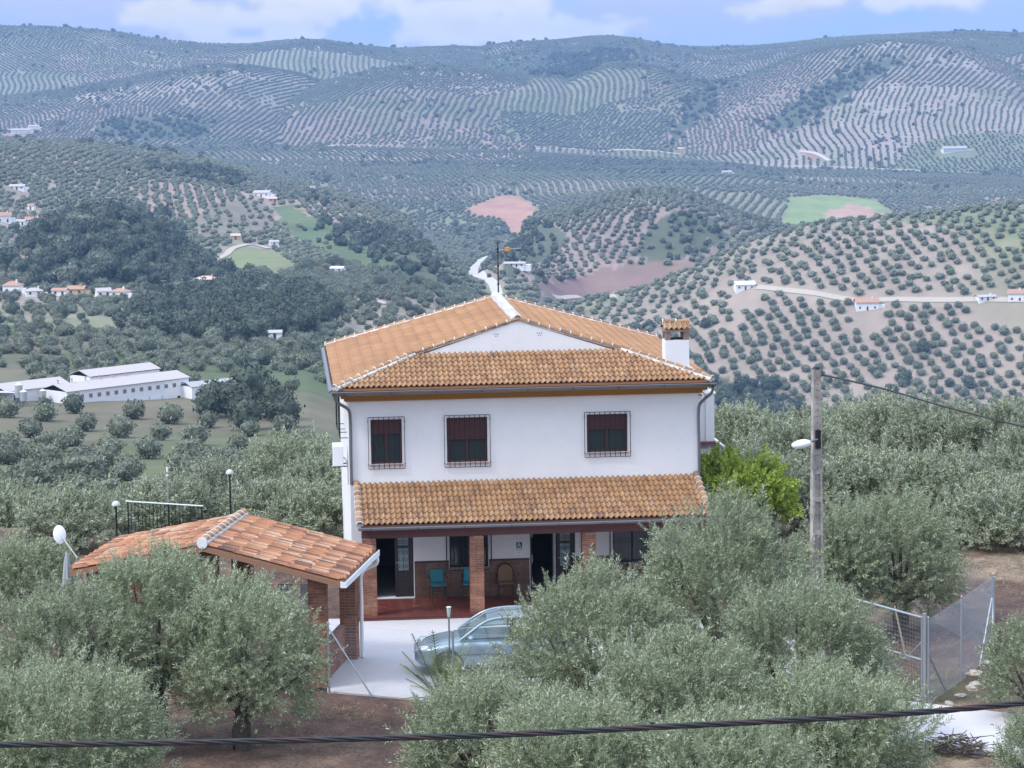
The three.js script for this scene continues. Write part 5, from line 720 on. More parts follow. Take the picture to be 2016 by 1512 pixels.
const hamlet = (n, px, py, wpx, hpx, roofM, wallM, label, from, hipped, group) => {
  const p = hit(px, py, from), r = Math.hypot(p.x, p.z), k = r / FOCAL, W = wpx * k, H = Math.max(2.4, hpx * k * 0.66), D = Math.min(W * 0.7, 9), _c = clear(p, W * 0.75 + 1, D + 3, 22), q = rng(500 + n), t = thing('farmhouse', label, 'house', [p.x, p.y, p.z], (q() - 0.5) * 0.7, group), e = W * 0.04 + 0.15, rr = Math.max(0.8, hpx * k * 0.34);
  part(t, 'wall', [box(-W / 2, W / 2, -2.5, H, -D, 0)], wallM);
  if (hipped) { const c = [P(-W / 2 - e, H, e), P(W / 2 + e, H, e), P(W / 2 + e, H, -D - e), P(-W / 2 - e, H, -D - e)], a = P(-W / 2 + D / 2, H + rr, -D / 2), b = P(W / 2 - D / 2, H + rr, -D / 2); part(t, 'roof', sheet([[c[0], c[1], b, a], [c[1], c[2], b], [c[2], c[3], a, b], [c[3], c[0], a]], 0.12), roofM); }
  else { const g = new THREE.Shape([[-W / 2, H - 0.05], [W / 2, H - 0.05], [0, H + rr - 0.1]].map((v) => new THREE.Vector2(...v))); part(t, 'roof', sheet([[P(-W / 2 - e, H, e), P(W / 2 + e, H, e), P(W / 2 + e, H + rr, -D / 2), P(-W / 2 - e, H + rr, -D / 2)], [P(-W / 2 - e, H + rr, -D / 2), P(W / 2 + e, H + rr, -D / 2), P(W / 2 + e, H, -D - e), P(-W / 2 - e, H, -D - e)]], 0.12), roofM); const gs = new THREE.Shape([[0, H], [-D, H], [-D / 2, H + rr]].map((v) => new THREE.Vector2(...v))); part(t, 'gable', [new THREE.ExtrudeGeometry(gs, { depth: W - 0.1, bevelEnabled: false }).rotateY(Math.PI / 2).scale(1, 1, -1).translate(-W / 2 + 0.05, -0.05, 0)], wallM); }
  const m = Math.max(1, Math.round(W / 3.6)); for (let i = 0; i < m; i++) { const x = -W / 2 + (i + 0.5) * W / m; part(t, i === Math.floor(m / 2) ? 'door' : 'window', [i === Math.floor(m / 2) ? box(x - 0.5, x + 0.5, 0, 2.05, 0, 0.06) : box(x - 0.5, x + 0.5, 0.95, 2.0, 0, 0.06)], farDark); }
  if (H > 4.6) for (let i = 0; i < m; i++) { const x = -W / 2 + (i + 0.5) * W / m; part(t, 'window', [box(x - 0.5, x + 0.5, 3.3, 4.4, 0, 0.06)], farDark); }
  if (W > 7) { part(t, 'chimney', [box(W * 0.22, W * 0.22 + 0.6, H, H + rr + 0.7, -D * 0.4, -D * 0.4 + 0.6)], wallM); part(t, 'annex', [box(W / 2, W / 2 + W * 0.3, -2.5, H * 0.62, -D * 0.7, -0.6)], wallM); }
};
const V1 = 'white houses in the hamlet below the wooded hill';
[[22, 578, 34, 24, farTile, farPlaster, 'two-storey white house at the left end of the hamlet row', 1000, true, V1], [68, 584, 32, 17, farFibre, farPlaster, 'small grey-roofed white house second in the hamlet row', 1000, true, V1], [116, 583, 28, 14, farTile, farPlaster, 'white bungalow third in the hamlet row', 1000, false, V1], [148, 581, 34, 18, farTile, farOchre, 'ochre house with pillars fourth in the hamlet row', 1000, false, V1], [205, 585, 28, 18, farFibre, farPlaster, 'white flat-looking house right of the ochre house', 1000, false, V1], [232, 586, 34, 18, farTile, farPlaster, 'red-roofed white house beside the bright green bush', 1000, true, V1], [297, 586, 30, 14, farTile, farPlaster, 'last white house at the right end of the hamlet row', 1000, false, V1],
 [8, 438, 28, 20, farTile, farPlaster, 'red-roofed white house at the left picture edge on the slope', 1420, false], [66, 445, 30, 18, farTile, farPlaster, 'white two-storey house beside the dark wooded hill', 1420, false], [40, 444, 18, 12, farFibre, farPlaster, 'small white shed left of the two-storey house', 1420, false], [60, 413, 14, 12, farTile, farPlaster, 'tiny white house above the two-storey house', 1420, false], [33, 374, 28, 11, farFibre, farPlaster, 'long low white house high on the left slope', 1420, false],
 [411, 526, 38, 14, farPlaster, farPlaster, 'white flat-roofed house at the foot of the grassy rise', 1200, false], [404, 562, 48, 18, farPink, farPink, 'pink villa above the dark wood', 1080, true], [464, 472, 18, 12, farPink, farOchre, 'small beige hut on the brown field', 1420, false], [514, 388, 32, 13, farFibre, farPlaster, 'white farmhouse on the spur crest', 1500, false], [537, 398, 16, 10, farPink, farOchre, 'beige outbuilding below the spur-crest farmhouse', 1500, false], [540, 484, 18, 9, farFibre, farPlaster, 'small hut at the end of the curved track', 1420, false], [662, 537, 26, 10, farPlaster, farPlaster, 'white house on the green slope left of the roof', 1250, false], [541, 669, 26, 10, farFibre, farPlaster, 'flat grey-roofed hut among orchard rows', 760, false], [616, 377, 9, 11, farFibre, farPlaster, 'tiny white tower house on the spur', 1500, false],
 [1468, 571, 38, 17, farPlaster, farPlaster, 'white farmhouse at the left end of the hill road', 1345, false], [1708, 611, 44, 24, farTile, farPlaster, 'large white farmhouse with dark trees below the hill road', 1345, false], [2000, 594, 30, 24, farTile, farPlaster, 'two-storey white house at the right picture edge', 1345, false], [1945, 593, 36, 9, farFibre, farPlaster, 'low white farm wall building near the right edge', 1345, false],
 [1880, 300, 48, 12, farFibre, farPlaster, 'white estate buildings below the far right hill', 2600, false], [1012, 526, 40, 8, farFibre, farPlaster, 'low white buildings behind the roof antenna', 1700, false], [40, 262, 36, 9, farFibre, farPlaster, 'far white barn under the left range', 3000, false], [66, 254, 20, 8, farFibre, farPlaster, 'smaller far barn beside the white barn', 3000, false], [1432, 343, 18, 7, farFibre, farPlaster, 'tiny far house in the middle groves', 2600, false], [1340, 300, 12, 10, farOchre, farOchre, 'ochre roadside hut below the far gully', 3000, false]].forEach((a, i) => hamlet(i, ...a));
{ // pylon by the hamlet
  const p = hit(322, 588, 1000), t = thing('power_pole', 'pale power pole right of the hamlet', 'pole', [p.x, p.y, p.z]); part(t, 'pole', [rod(V(0, -1, 0), V(0, 8, 0), 0.22, 0.14)], postConcrete); part(t, 'crossarm', [box(-1.3, 1.3, 7.6, 7.8, -0.1, 0.1)], galvanised);
}
// ---------- trees ----------
const leafMat = (r = 0.62) => new THREE.MeshStandardMaterial({ color: C(1, 1, 1), roughness: r, vertexColors: true, side: THREE.DoubleSide });
const oliveLeaf = new THREE.MeshPhysicalMaterial({ color: C(1, 1, 1), roughness: 0.6, vertexColors: true, side: THREE.DoubleSide, transmission: 0.4, thickness: 0 }), darkLeaf = leafMat(0.7), vineLeaf = new THREE.MeshPhysicalMaterial({ color: C(1, 1, 1), roughness: 0.75, vertexColors: true, side: THREE.DoubleSide, transmission: 0.4, thickness: 0 });
const bark = M(0.13, 0.11, 0.09, 0.95, { map: mottleMap, bumpMap: grainBump, bumpScale: 0.03 });
// a twig: narrow leaves in pairs along a stem; upper sides grey-green, undersides silvery
function twig(len, leaves, leafL, leafW, seed, top, under, stem = [0.12, 0.11, 0.08]) {
  const q = rng(seed), pos = [], col = [], a = V(), b = V(), n = V();
  const tri = (p, r, s, c) => { for (const v of [p, r, s]) { pos.push(v.x, v.y, v.z); col.push(...c); } };
  const bend = (t) => V((t * t) * 0.12 * len, t * len, 0);
  if (stem) for (let i = 0; i < 2; i++) { const p = bend(i / 2), r = bend((i + 1) / 2); tri(p.clone().add(V(-0.004, 0, 0)), p.clone().add(V(0.004, 0, 0.003)), r, stem); }
  for (let i = 0; i < leaves; i++) {
    const t = 0.12 + 0.88 * (i + 0.5) / leaves, base = bend(t), ang = i * 2.4 + q() * 0.8, out = 0.45 + 0.75 * q();
    const d = V(Math.cos(ang) * Math.sin(out), Math.cos(out), Math.sin(ang) * Math.sin(out)), L = leafL * (0.75 + 0.5 * q());
    n.set(q() - 0.5, q() - 0.5, q() - 0.5).cross(d).normalize(); const c = q() < 0.42 ? under : top, s = 0.78 + 0.44 * q(), cc = [c[0] * s, c[1] * s, c[2] * s];
    a.copy(base).addScaledVector(d, L * 0.5).addScaledVector(n, leafW / 2); b.copy(base).addScaledVector(d, L * 0.5).addScaledVector(n, -leafW / 2);
    const tip = base.clone().addScaledVector(d, L); tri(base, a.clone(), tip, cc); tri(base, tip, b.clone(), cc);
  }
  const g = new THREE.BufferGeometry(); g.setAttribute('position', new THREE.Float32BufferAttribute(pos, 3)); g.setAttribute('color', new THREE.Float32BufferAttribute(col, 3)); g.computeVertexNormals(); return g;
}
const OL_TOP = [0.235, 0.275, 0.165], OL_UNDER = [0.48, 0.52, 0.385];
const oliveTwig = twig(0.34, 20, 0.085, 0.024, 7, OL_TOP, OL_UNDER), oliveTwigFar = twig(0.46, 24, 0.125, 0.038, 8, OL_TOP, OL_UNDER);
function limb(pts, r0, r1, seg = 7) {
  const c = new THREE.CatmullRomCurve3(pts), N = pts.length * 3, g = new THREE.TubeGeometry(c, N, 1, seg, false), p = g.attributes.position, v = V();
  for (let i = 0; i <= N; i++) { const o = c.getPointAt(i / N), r = lerp(r0, r1, Math.pow(i / N, 0.8)); for (let j = 0; j <= seg; j++) { const k = i * (seg + 1) + j; v.fromBufferAttribute(p, k).sub(o).multiplyScalar(r * (1 + 0.16 * Math.sin(j * 2.1 + i))).add(o); p.setXYZ(k, v.x, v.y, v.z); } }
  g.computeVertexNormals(); return g;
}
// a tree: trunk and limbs, then twigs gathered in clumps that leave gaps; R crown radius, H full height
function leafyTree(name, label, category, group, pos, R, H, o) {
  const q = rng(o.seed), t = thing(name, label, category, pos, q() * 6.28, group), g = () => (q() + q() + q() - 1.5) * 0.82;
  const cy = H - R * o.squat, ry = R * o.squat, low = o.low ?? 0.55, clumps = [], limbs = [];
  const fork = Math.max(0.5, H * 0.22), tr = R * 0.085 + 0.05;
  limbs.push(limb([V(0, -0.25, 0), V(0.05 * R, fork * 0.5, 0.04 * R), V(0.02, fork, 0)], tr * 1.35, tr * 0.9));
  for (let i = 0; i < o.clumps; i++) {
    const y = 1 - (i + 0.5) / o.clumps * (1 + low), a = i * 2.39996 + q() * 0.7, s = Math.sqrt(Math.max(0.03, 1 - y * y)), k = 0.50 + 0.46 * q();
    clumps.push({ p: V(Math.cos(a) * s * R * k, cy + y * ry * k, Math.sin(a) * s * R * k), r: R * (0.15 + 0.15 * q()) });
  }
  clumps.forEach((c, i) => { if (i % o.every === 0) { const m = c.p.clone().multiplyScalar(0.5); m.y = lerp(fork, c.p.y, 0.45); limbs.push(limb([V(0, fork * 0.9, 0), m, c.p], tr * 0.5, 0.012, 5)); } });
  part(t, 'trunk', limbs, bark);
  const mats = [], tints = [], M4 = new THREE.Matrix4(), Q = new THREE.Quaternion(), up = V(0, 1, 0), d = V(), p = V(), sc = V(), centre = V(0, cy, 0), tone = (o.tone ?? 1) * (0.92 + 0.2 * q());
  const push = (pp, dd, s) => { Q.setFromUnitVectors(up, dd); Q.multiply(new THREE.Quaternion().setFromAxisAngle(up, q() * 6.28)); mats.push(new THREE.Matrix4().compose(pp, Q, sc.setScalar(s))); const k = tone * (0.82 + 0.36 * q()), w = 0.96 + 0.1 * q(); tints.push(k * w, k, k * (0.94 + 0.1 * q())); };
  for (let i = 0; i < o.twigs; i++) {
    const c = clumps[Math.floor(q() * clumps.length)]; p.set(g(), g(), g()).multiplyScalar(c.r * 1.25).add(c.p); if (p.y < 0.25) continue;
    d.copy(p).sub(centre).normalize().multiplyScalar(0.8).add(V(g() * 0.7, 0.55 + g() * 0.6, g() * 0.7)).normalize(); push(p, d, 0.75 + 0.5 * q());
  }
  for (let i = 0; i < o.shoots; i++) {                       // upright shoots that break the outline
    const a = q() * 6.28, s = Math.sqrt(q()) * 0.85, top = V(Math.cos(a) * s * R, cy + ry * Math.sqrt(1 - s * s) * 0.86, Math.sin(a) * s * R), lean = V(Math.cos(a) * s * 0.5 + g() * 0.2, 1, Math.sin(a) * s * 0.5 + g() * 0.2).normalize(), L = (0.25 + 0.5 * q()) * o.shootLen;
    for (let k = 0; k < 6; k++) push(top.clone().addScaledVector(lean, L * k / 6), d.copy(lean).add(V(g() * 0.5, 0, g() * 0.5)).normalize(), 0.8 - 0.06 * k);
  }
  const crown = shadowed(new THREE.InstancedMesh(o.twig, o.mat, mats.length)); crown.name = 'crown'; crown.userData.kind = 'stuff';
  mats.forEach((m, i) => { crown.setMatrixAt(i, m); crown.setColorAt(i, M4c.setRGB(tints[i * 3], tints[i * 3 + 1], tints[i * 3 + 2])); }); t.add(crown); return t;
}
const M4c = new THREE.Color();
const wideOlive = (seed, R, far) => ({ seed, squat: 0.86, clumps: far ? 40 : 62, every: 4, twigs: Math.round((far ? 1150 : 2300) * R * R / (far ? 2.6 : 2.2)), shoots: far ? 26 : 46, shootLen: 1.0, twig: far ? oliveTwigFar : oliveTwig, mat: oliveLeaf, low: 0.75, tone: far ? 0.92 : 1.18 });
let placedOlives = 0;
function olive(px, topY, depth, widthPx, label, group) {
  const far = depth > 80, p = at(px, topY, depth), h = land(p.x, p.z), R = widthPx / 2 / (FOCAL / depth), H = clamp(p.y - h, 1.6, 8.5); placedOlives++;
  return leafyTree('olive_tree', label, 'tree', group, [p.x, h, p.z], R, H, { ...wideOlive(200 + placedOlives, R, far), squat: clamp(H * 0.47 / R, 0.6, 1.15) });
}
const yard = 'olive trees in the yard below the viewpoint', behind = 'olive trees standing behind the house';
[[95, 1330, 55, 420, 'olive tree cut off by the bottom left corner of the picture'],
 [300, 1090, 63.5, 250, 'tall olive tree covering the left half of the carport roof'],
 [474, 1165, 62.5, 285, 'olive tree with hanging boughs in front of the carport columns'],
 [130, 1165, 62, 300, 'olive tree at the left picture edge beside the white dish'],
 [955, 1352, 57, 310, 'low olive tree in front of the parked car and palm'],
 [1172, 1140, 61.5, 335, 'olive tree hiding the right half of the parked car'],
 [1430, 995, 65, 330, 'tallest yard olive, rising to the right end of the porch roof'],
 [1575, 1165, 61, 330, 'olive tree growing round the foot of the street lamp'],
 [1345, 1268, 57, 350, 'olive tree in the middle of the right-hand foreground clump'],
 [1640, 1330, 56, 340, 'olive tree beside the white concrete drive'],
 [1130, 1395, 54, 340, 'olive tree under the middle of the twisted cable'],
 [1430, 1420, 53, 350, 'olive tree at the bottom edge below the twisted cable'],
 [1770, 985, 74, 250, 'olive tree behind the metal gate, right of the lamp post'],
 [1655, 1010, 73, 170, 'narrow olive tree directly behind the lamp post'],
 [2035, 1235, 64, 190, 'olive tree cut by the right edge beyond the concrete drive'],
 [2040, 1440, 57, 130, 'small olive sprig in the bottom right corner']].forEach((a) => olive(...a, yard));
[[1455, 812, 102, 200, 'olive tree showing above the lime-green mulberry, nearest the house wall'],
 [1565, 855, 96, 230, 'olive tree just left of the white lamp head'],
 [1635, 812, 112, 230, 'olive tree right behind the top of the lamp post'],
 [1752, 800, 106, 250, 'broad olive tree on the skyline of the row, first past the lamp post'],
 [1866, 812, 104, 250, 'olive tree below the middle of the sagging wire'],
 [1965, 818, 102, 240, 'olive tree under the right end of the sagging wire'],
 [2045, 865, 93, 230, 'olive tree cut by the right edge just below the wire'],
 [1700, 905, 92, 260, 'olive tree in front of the row, above the narrow olive'],
 [1850, 915, 90, 250, 'olive tree in front of the row, above the wire fence corner'],
 [1975, 985, 87, 240, 'olive tree overhanging the bare soil at the right edge'],
 [1600, 935, 91, 190, 'olive tree behind the lamp post at mid height'],
 [2060, 800, 116, 220, 'farthest olive tree of the row at the right edge'],
 [1500, 900, 90, 150, 'small olive tree behind the lime-green mulberry']].forEach((a) => olive(...a, 'olive trees right of the house'));
[[565, 868, 104, 220, 'tallest olive tree left of the house, under the farm trees'],
 [648, 925, 95, 160, 'olive tree touching the left house wall below the air conditioner'],
 [480, 935, 108, 200, 'olive tree behind the dark garden lamp post'],
 [398, 965, 110, 180, 'olive tree behind the right end of the black railing'],
 [305, 965, 112, 200, 'olive tree behind the slim grey mast'],
 [205, 985, 112, 190, 'olive tree behind the round garden lamp'],
 [95, 1000, 106, 200, 'olive tree above the white dish'],
 [15, 1030, 100, 200, 'olive tree at the left edge level with the railing'],
 [150, 1055, 90, 190, 'olive tree between the white dish and the railing'],
 [620, 985, 90, 180, 'olive tree between the carport ridge and the porch roof'],
 [530, 985, 92, 190, 'olive tree right above the carport ridge end'],
 [420, 1005, 96, 180, 'olive tree seen through the black railing'],
 [45, 1085, 78, 200, 'olive tree at the left edge just below the white dish'],
 [330, 1030, 92, 170, 'low olive tree under the middle of the black railing']].forEach((a) => olive(...a, 'olive trees behind the carport'));
// the lime-green vine tree at the right corner of the house
{
  const p = at(1468, 915, 80), h = land(p.x, p.z), tw = twig(0.28, 12, 0.11, 0.10, 9, [0.30, 0.40, 0.04], [0.42, 0.52, 0.08]);
  leafyTree('vine_tree', 'lime-green young mulberry at the right corner of the house', 'tree', null, [p.x, h, p.z], 1.35, 3.5, { seed: 77, squat: 0.62, clumps: 34, every: 4, twigs: 1000, shoots: 30, shootLen: 1.0, twig: tw, mat: vineLeaf, low: 0.4 });
  const p2 = at(1415, 895, 81), h2 = land(p2.x, p2.z); leafyTree('vine_tree', 'lime-green bush touching the right wall below the balcony', 'tree', null, [p2.x, h2, p2.z], 0.8, 3.7, { seed: 78, squat: 1.2, clumps: 22, every: 4, twigs: 420, shoots: 14, shootLen: 0.8, twig: tw, mat: vineLeaf, low: 0.6 });
}
// ---- groves: shared crown shapes for the hillsides ----
function crownShape(seed, leaves, size, rough, top, under, squat = 0.8) {     // ragged ball of leaf faces round a bumpy core, radius 1, sitting on y = 0
  const q = rng(seed), pos = [], col = [], ico = new THREE.IcosahedronGeometry(0.78, leaves > 200 ? 3 : 2), p = ico.attributes.position, v = V();
  const bump = (x, y, z) => 1 + rough * (fbm(x * 1.7 + seed, y * 1.7 + z * 1.3, 3, seed) - 0.5) * 2;
  for (let i = 0; i < p.count; i += 3) { const s = 0.75 + 0.5 * hash2(i, seed); for (let k = 0; k < 3; k++) { v.fromBufferAttribute(p, i + k); const b = bump(v.x, v.y, v.z); pos.push(v.x * b, (v.y * b + 0.92) * squat, v.z * b); col.push(top[0] * s, top[1] * s, top[2] * s); } }
  for (let i = 0; i < leaves; i++) {
    const y = q() * 2 - 1, a = q() * 6.283, s = Math.sqrt(1 - y * y), b = bump(Math.cos(a) * s * 0.78, y * 0.78, Math.sin(a) * s * 0.78) * (0.7 + 0.34 * q()), c0 = V(Math.cos(a) * s * b, (y * b + 0.92) * squat, Math.sin(a) * s * b);
    const d = V(q() - 0.5, q() - 0.2, q() - 0.5).normalize(), e = V(q() - 0.5, q() - 0.5, q() - 0.5).cross(d).normalize(), L = size * (0.6 + 0.8 * q()), W = L * 0.5, c = q() < 0.4 ? under : top, k = 0.75 + 0.5 * q();
    const A = c0.clone().addScaledVector(d, -L / 2), B = c0.clone().addScaledVector(e, W / 2), D = c0.clone().addScaledVector(d, L / 2), E = c0.clone().addScaledVector(e, -W / 2);
    for (const u of [A, B, D, A, D, E]) { pos.push(u.x, u.y, u.z); col.push(c[0] * k, c[1] * k, c[2] * k); }
  }
  const g = new THREE.BufferGeometry(); g.setAttribute('position', new THREE.Float32BufferAttribute(pos, 3)); g.setAttribute('color', new THREE.Float32BufferAttribute(col, 3)); g.computeVertexNormals(); return g;
}
const G_TOP = [0.14, 0.165, 0.095], G_UNDER = [0.29, 0.315, 0.215], W_TOP = [0.045, 0.062, 0.038], W_UNDER = [0.075, 0.095, 0.055];
const midCrowns = [1, 2, 3, 4].map((s) => crownShape(s, 520, 0.24, 0.5, G_TOP, G_UNDER)), farCrowns = [11, 12, 13].map((s) => crownShape(s, 60, 0.42, 0.5, G_TOP, G_UNDER, 0.74));
const woodMid = [21, 22, 23].map((s) => crownShape(s, 520, 0.22, 0.55, W_TOP, W_UNDER, 1.0)), woodFar = [31, 32].map((s) => crownShape(s, 90, 0.36, 0.55, W_TOP, W_UNDER, 0.95));
const midTrunk = joined([limb([V(0, -0.35, 0), V(0.05, 0.2, 0), V(0, 0.6, 0.04)], 0.13, 0.08, 5)]);
const grove = [];                                            // {x, z, h, R, wood, tone}
const LIM = 10.9 * Math.PI / 180;
function put(x, z, R, wood, tone, name, where) { const az = Math.atan2(x, -z); if (Math.abs(az) > LIM || CLEAR.some((c) => { const dx = x - c.x, dz = z - c.z, f = (dx * c.x + dz * c.z) / c.r, s = Math.abs(dx * c.z - dz * c.x) / c.r; return s < c.w && f < c.d && f > -c.f; })) return; grove.push({ x, z, h: land(x, z), R, wood, tone, r: Math.hypot(x, z), name, where }); }
// single trees surveyed on the slope below the farm building
[[14, 808], [89, 815], [170, 835], [62, 848], [265, 811], [315, 853], [236, 848], [334, 820], [388, 862], [408, 828], [492, 845], [293, 889], [376, 896], [470, 875], [142, 865], [118, 875], [216, 885], [179, 906], [148, 926], [20, 869], [47, 892], [14, 902], [91, 875], [98, 936], [54, 960], [78, 902], [359, 929], [452, 902], [209, 902], [560, 838], [600, 862]].forEach(([x, y], i) => { const p = hit(x, y + 14, 380); put(p.x, p.z, 2.0 + 0.6 * hash2(i, 3), false, 0.95 + 0.15 * hash2(i, 5), 1); });
[[430, 790, 4], [470, 800, 4.2], [505, 775, 5.2], [540, 805, 4.2], [560, 820, 3.6], [490, 825, 3.6], [410, 800, 3]].forEach(([x, y, R], i) => { const p = hit(x, y + 22, 500); put(p.x, p.z, R, true, 1.1, 2); });
[[146, 806, 2.4], [90, 800, 1.6]].forEach(([x, y, R]) => { const p = hit(x, y + 8, 480); put(p.x, p.z, R, true, 1.6, 2); });
{ // natural scatter on the near slope
  const q = rng(901); for (let i = 0; i < 900; i++) { const r = 125 + 480 * Math.sqrt(q()), a = (q() - 0.5) * 2 * LIM, x = Math.sin(a) * r, z = -Math.cos(a) * r; if (a > -0.055 ? r < 470 : r > 440 || r < 185) continue; if (a < -0.055 && q() < 0.35) continue; if (fbm(x / 40, z / 40, 2, 131) < 0.45) continue; put(x, z, (r < 300 ? 1.3 : 1.7) + 0.6 * q(), q() < 0.12, 0.9 + 0.25 * q()); }
}
{ // hillside between the farm building and the village
  const q = rng(903); for (let r = 665; r < 1190; r += 6.4) for (let a = -LIM; a < LIM; a += 7.4 / r) { const aa = a + (q() - 0.5) * 4 / r, x = Math.sin(aa) * (r + (q() - 0.5) * 4), z = -Math.cos(aa) * (r + (q() - 0.5) * 4), k = q(), n = fbm(x / 70, z / 70, 3, 137), s = 1.5 + 1.0 * q(), tn = 0.85 + 0.3 * q(), wd = q() < 0.10; if (r < 760 && n > 0.44 && k > 0.15) continue; if (n > 0.60 && k > 0.25) continue; if (nearTrack(x, z, 3) || WOODS.some((w) => within(w, x, z)) || FIELDS.some((f) => within(f, x, z))) continue; put(x, z, s, wd, tn); }
}
{ // holdings with rows
  const q = rng(905), seen = new Set();
  for (let i = -8; i < 8; i++) for (let j = -27; j < -3; j++) {
    const H = holding(i, j); if (Math.abs(Math.atan2(H.x, -H.z)) > LIM + 0.08 || H.r < 1000 || H.r > 6000) continue;
    const c = Math.cos(H.turn), s = Math.sin(H.turn), N = Math.ceil(260 / H.across), K = Math.ceil(260 / H.along);
    for (let a = -N; a <= N; a++) for (let b = -K; b <= K; b++) {
      const u = a * H.across + (q() - 0.5) * H.jitter, v = b * H.along + (q() - 0.5) * H.jitter, bend = (H.r > 2400 ? 26 : 10) * (fbm(v / 130 + H.x, H.z / 50, 2, 171) - 0.5), x = H.x + (u + bend) * c + v * s, z = H.z - (u + bend) * s + v * c, r = Math.hypot(x, z), k = q(), k2 = q();
      if (r < 1190 || r > 5750 || k > H.full * (r < 2400 ? 1 : 0.72 + 0.42 * smoothstep(fbm(x / 60, z / 60, 2, 173), 0.25, 0.5)) || Math.abs(Math.atan2(x, -z)) > LIM || holdingAt(x, z) !== H) continue;
      if (FIELDS.some((f, i) => within(f, x, z) && !(i === 6 ? k2 < 0.4 : i === 5 && k2 < 0.05)) || WOODS.some((w) => within(w, x, z)) || nearTrack(x, z, 2.5)) continue;
      put(x, z, H.size / 2 * (0.85 + 0.3 * k2), k2 < 0.012, H.dark * (0.88 + 0.24 * q()));
    }
  }
}
{ // woods, hedges along gullies
  const q = rng(907);
  for (const w of WOODS) for (let x = w.x0; x < w.x1; x += w.gap) for (let z = w.z0; z < w.z1; z += w.gap) { const xx = x + (q() - 0.5) * w.gap, zz = z + (q() - 0.5) * w.gap, e = w.gap * 2, k = q(); if (!within(w, xx + (q() - 0.5) * e * 2, zz + (q() - 0.5) * e * 2) || k < 0.08) continue; put(xx, zz, w.big * (2.0 + 1.8 * q()), q() > 0.1, 0.8 + 0.5 * q(), 0, WOODS.indexOf(w)); }
  for (let i = 0; i < 5200; i++) { const r = 1200 + 4400 * Math.pow(q(), 0.7), a = (q() - 0.5) * 2 * LIM, x = Math.sin(a) * r, z = -Math.cos(a) * r; if (fbm(x / 150, z / 150, 3, 141) < 0.56 || nearTrack(x, z, 3) || FIELDS.some((f) => within(f, x, z))) continue; put(x, z, 2 + 2.2 * q(), true, 0.9 + 0.5 * q()); }
  for (let i = 0; i < 150; i++) { const a = (q() - 0.5) * 2 * LIM, r = 5570 + 50 * q(); if (fbm(a * 40, 3, 2, 145) < 0.45) continue; put(Math.sin(a) * r, -Math.cos(a) * r, 2 + 4.5 * q() * q(), true, 1); }
}
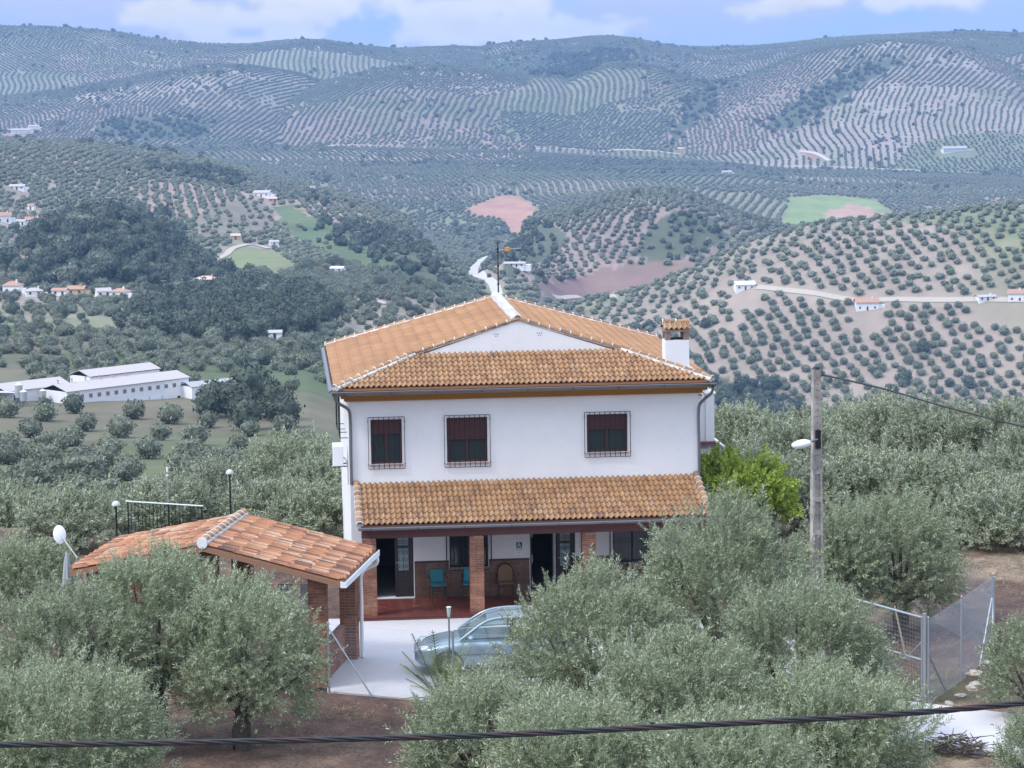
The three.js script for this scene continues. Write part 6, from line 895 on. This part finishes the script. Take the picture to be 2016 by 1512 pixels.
// the largest in view stand as single trees, the rest as one mass
{
  const lines = (t) => { const f = (t.h + t.R - camera.position.y) / t.r; for (let r = t.r - 15; r > 100; r *= 0.97) if (land(t.x / t.r * r, t.z / t.r * r) > camera.position.y + f * r) return false; return true; };
  const project = (t) => { const v = V(t.x, t.h + t.R, t.z).project(camera); return Math.abs(v.x) < 1 && Math.abs(v.y) < 1; };
  const hidden = (t) => { const v = V(t.x, t.h + t.R, t.z).project(camera), x = (v.x + 1) * 1008, y = (1 - v.y) * 756; return (x > 650 && x < 1395 && y > 640) || y > 1000; };
  const order = grove.map((t, i) => [t.name ? 10 / t.name + t.R / t.r : t.R / t.r, i]).sort((a, b) => b[0] - a[0]), single = new Set(); let budget = 300 - placedOlives;
  for (const [, i] of order) { if (budget <= 0) break; const t = grove[i]; if (t.r > 1300 || hidden(t) || !project(t) || !lines(t)) continue; single.add(i); budget--; }
  const q = rng(911);
  const protoMats = [0.86, 0.95, 1.04, 1.14].map((k) => { const m = oliveLeaf.clone(); m.color = C(k, k, k); return m; }), woodMats = [0.9, 1.1, 1.5].map((k) => { const m = darkLeaf.clone(); m.color = C(k, k, k * 0.95); return m; });
  for (const i of single) {
    const t = grove[i], o = new THREE.Group(); o.position.set(t.x, t.h, t.z); o.rotation.y = q() * 6.28; o.scale.setScalar(t.R);
    const near = t.r < 330 ? 0 : t.r < 640 ? 1 : 2;
    if (t.wood) { o.name = numbered('oak_tree'); const w = t.where === 0 ? 2 : t.where === 1 ? 3 : near === 2 ? 0 : t.name === 2 ? 1 : 4; tag(o, ['dark evergreen tree among the olive groves behind the farm building', 'dark evergreen tree in the clump beside the farm building', 'dark evergreen tree in the wood on the hill above the hamlet', 'dark evergreen tree in the wood right of the hamlet', 'dark bushy tree on the slope below the farm building'][w], 'tree', ['dark trees behind the farm building', 'dark trees beside the farm building', 'trees of the wood above the hamlet', 'trees of the wood right of the hamlet', 'dark trees on the near slope'][w]); }
    else { o.name = numbered('olive_tree'); tag(o, ['olive tree on the steep slope left of the carport', 'round olive tree on the grassy slope below the farm building', 'olive tree on the hillside between farm building and village'][near], 'tree', ['olive trees on the near slope', 'olive trees below the farm building', 'olive trees behind the farm building'][near]); }
    part(o, 'trunk', midTrunk, bark); part(o, 'crown', t.wood ? woodMid[Math.floor(q() * 3)] : midCrowns[Math.floor(q() * 4)], t.wood ? woodMats[t.tone > 1.3 ? 2 : Math.floor(q() * 2)] : protoMats[Math.floor(q() * 4)]); scene.add(o);
  }
  const mass = new THREE.Group(); mass.name = 'olive_grove'; tag(mass, 'countless olive and oak trees covering the far hillsides', 'grove', null, 'stuff'); scene.add(mass);
  const sets = new Map(); grove.forEach((t, i) => { if (single.has(i)) return; const k = (t.wood ? 'w' : 'o') + (t.r < 1500 ? 'm' : 'f') + (i % (t.wood ? (t.r < 1500 ? 3 : 2) : t.r < 1500 ? 4 : 3)); if (!sets.has(k)) sets.set(k, []); sets.get(k).push(t); });
  for (const [k, list] of sets) {
    const n = +k[2], geo = k[0] === 'w' ? (k[1] === 'm' ? woodMid : woodFar)[n] : (k[1] === 'm' ? midCrowns : farCrowns)[n], o = shadowed(new THREE.InstancedMesh(geo, k[0] === 'w' ? darkLeaf : oliveLeaf, list.length)), m = new THREE.Matrix4(), e = new THREE.Euler(), Q = new THREE.Quaternion();
    list.forEach((t, i) => { const s = t.R; m.compose(V(t.x, t.h - 0.1 * s, t.z), Q.setFromEuler(e.set((q() - 0.5) * 0.2, q() * 6.28, (q() - 0.5) * 0.2)), V(s, s * (0.85 + 0.3 * q()), s)); o.setMatrixAt(i, m); const w = 0.95 + 0.1 * q(); o.setColorAt(i, M4c.setRGB(t.tone * w, t.tone, t.tone * (0.95 + 0.1 * q()))); });
    o.name = k[0] === 'w' ? 'oak_trees' : 'olive_trees'; o.userData.kind = 'stuff'; mass.add(o);
  }
  console.log('trees', grove.length, 'single', single.size, 'yard', placedOlives);
}
renderer.render(scene, camera);
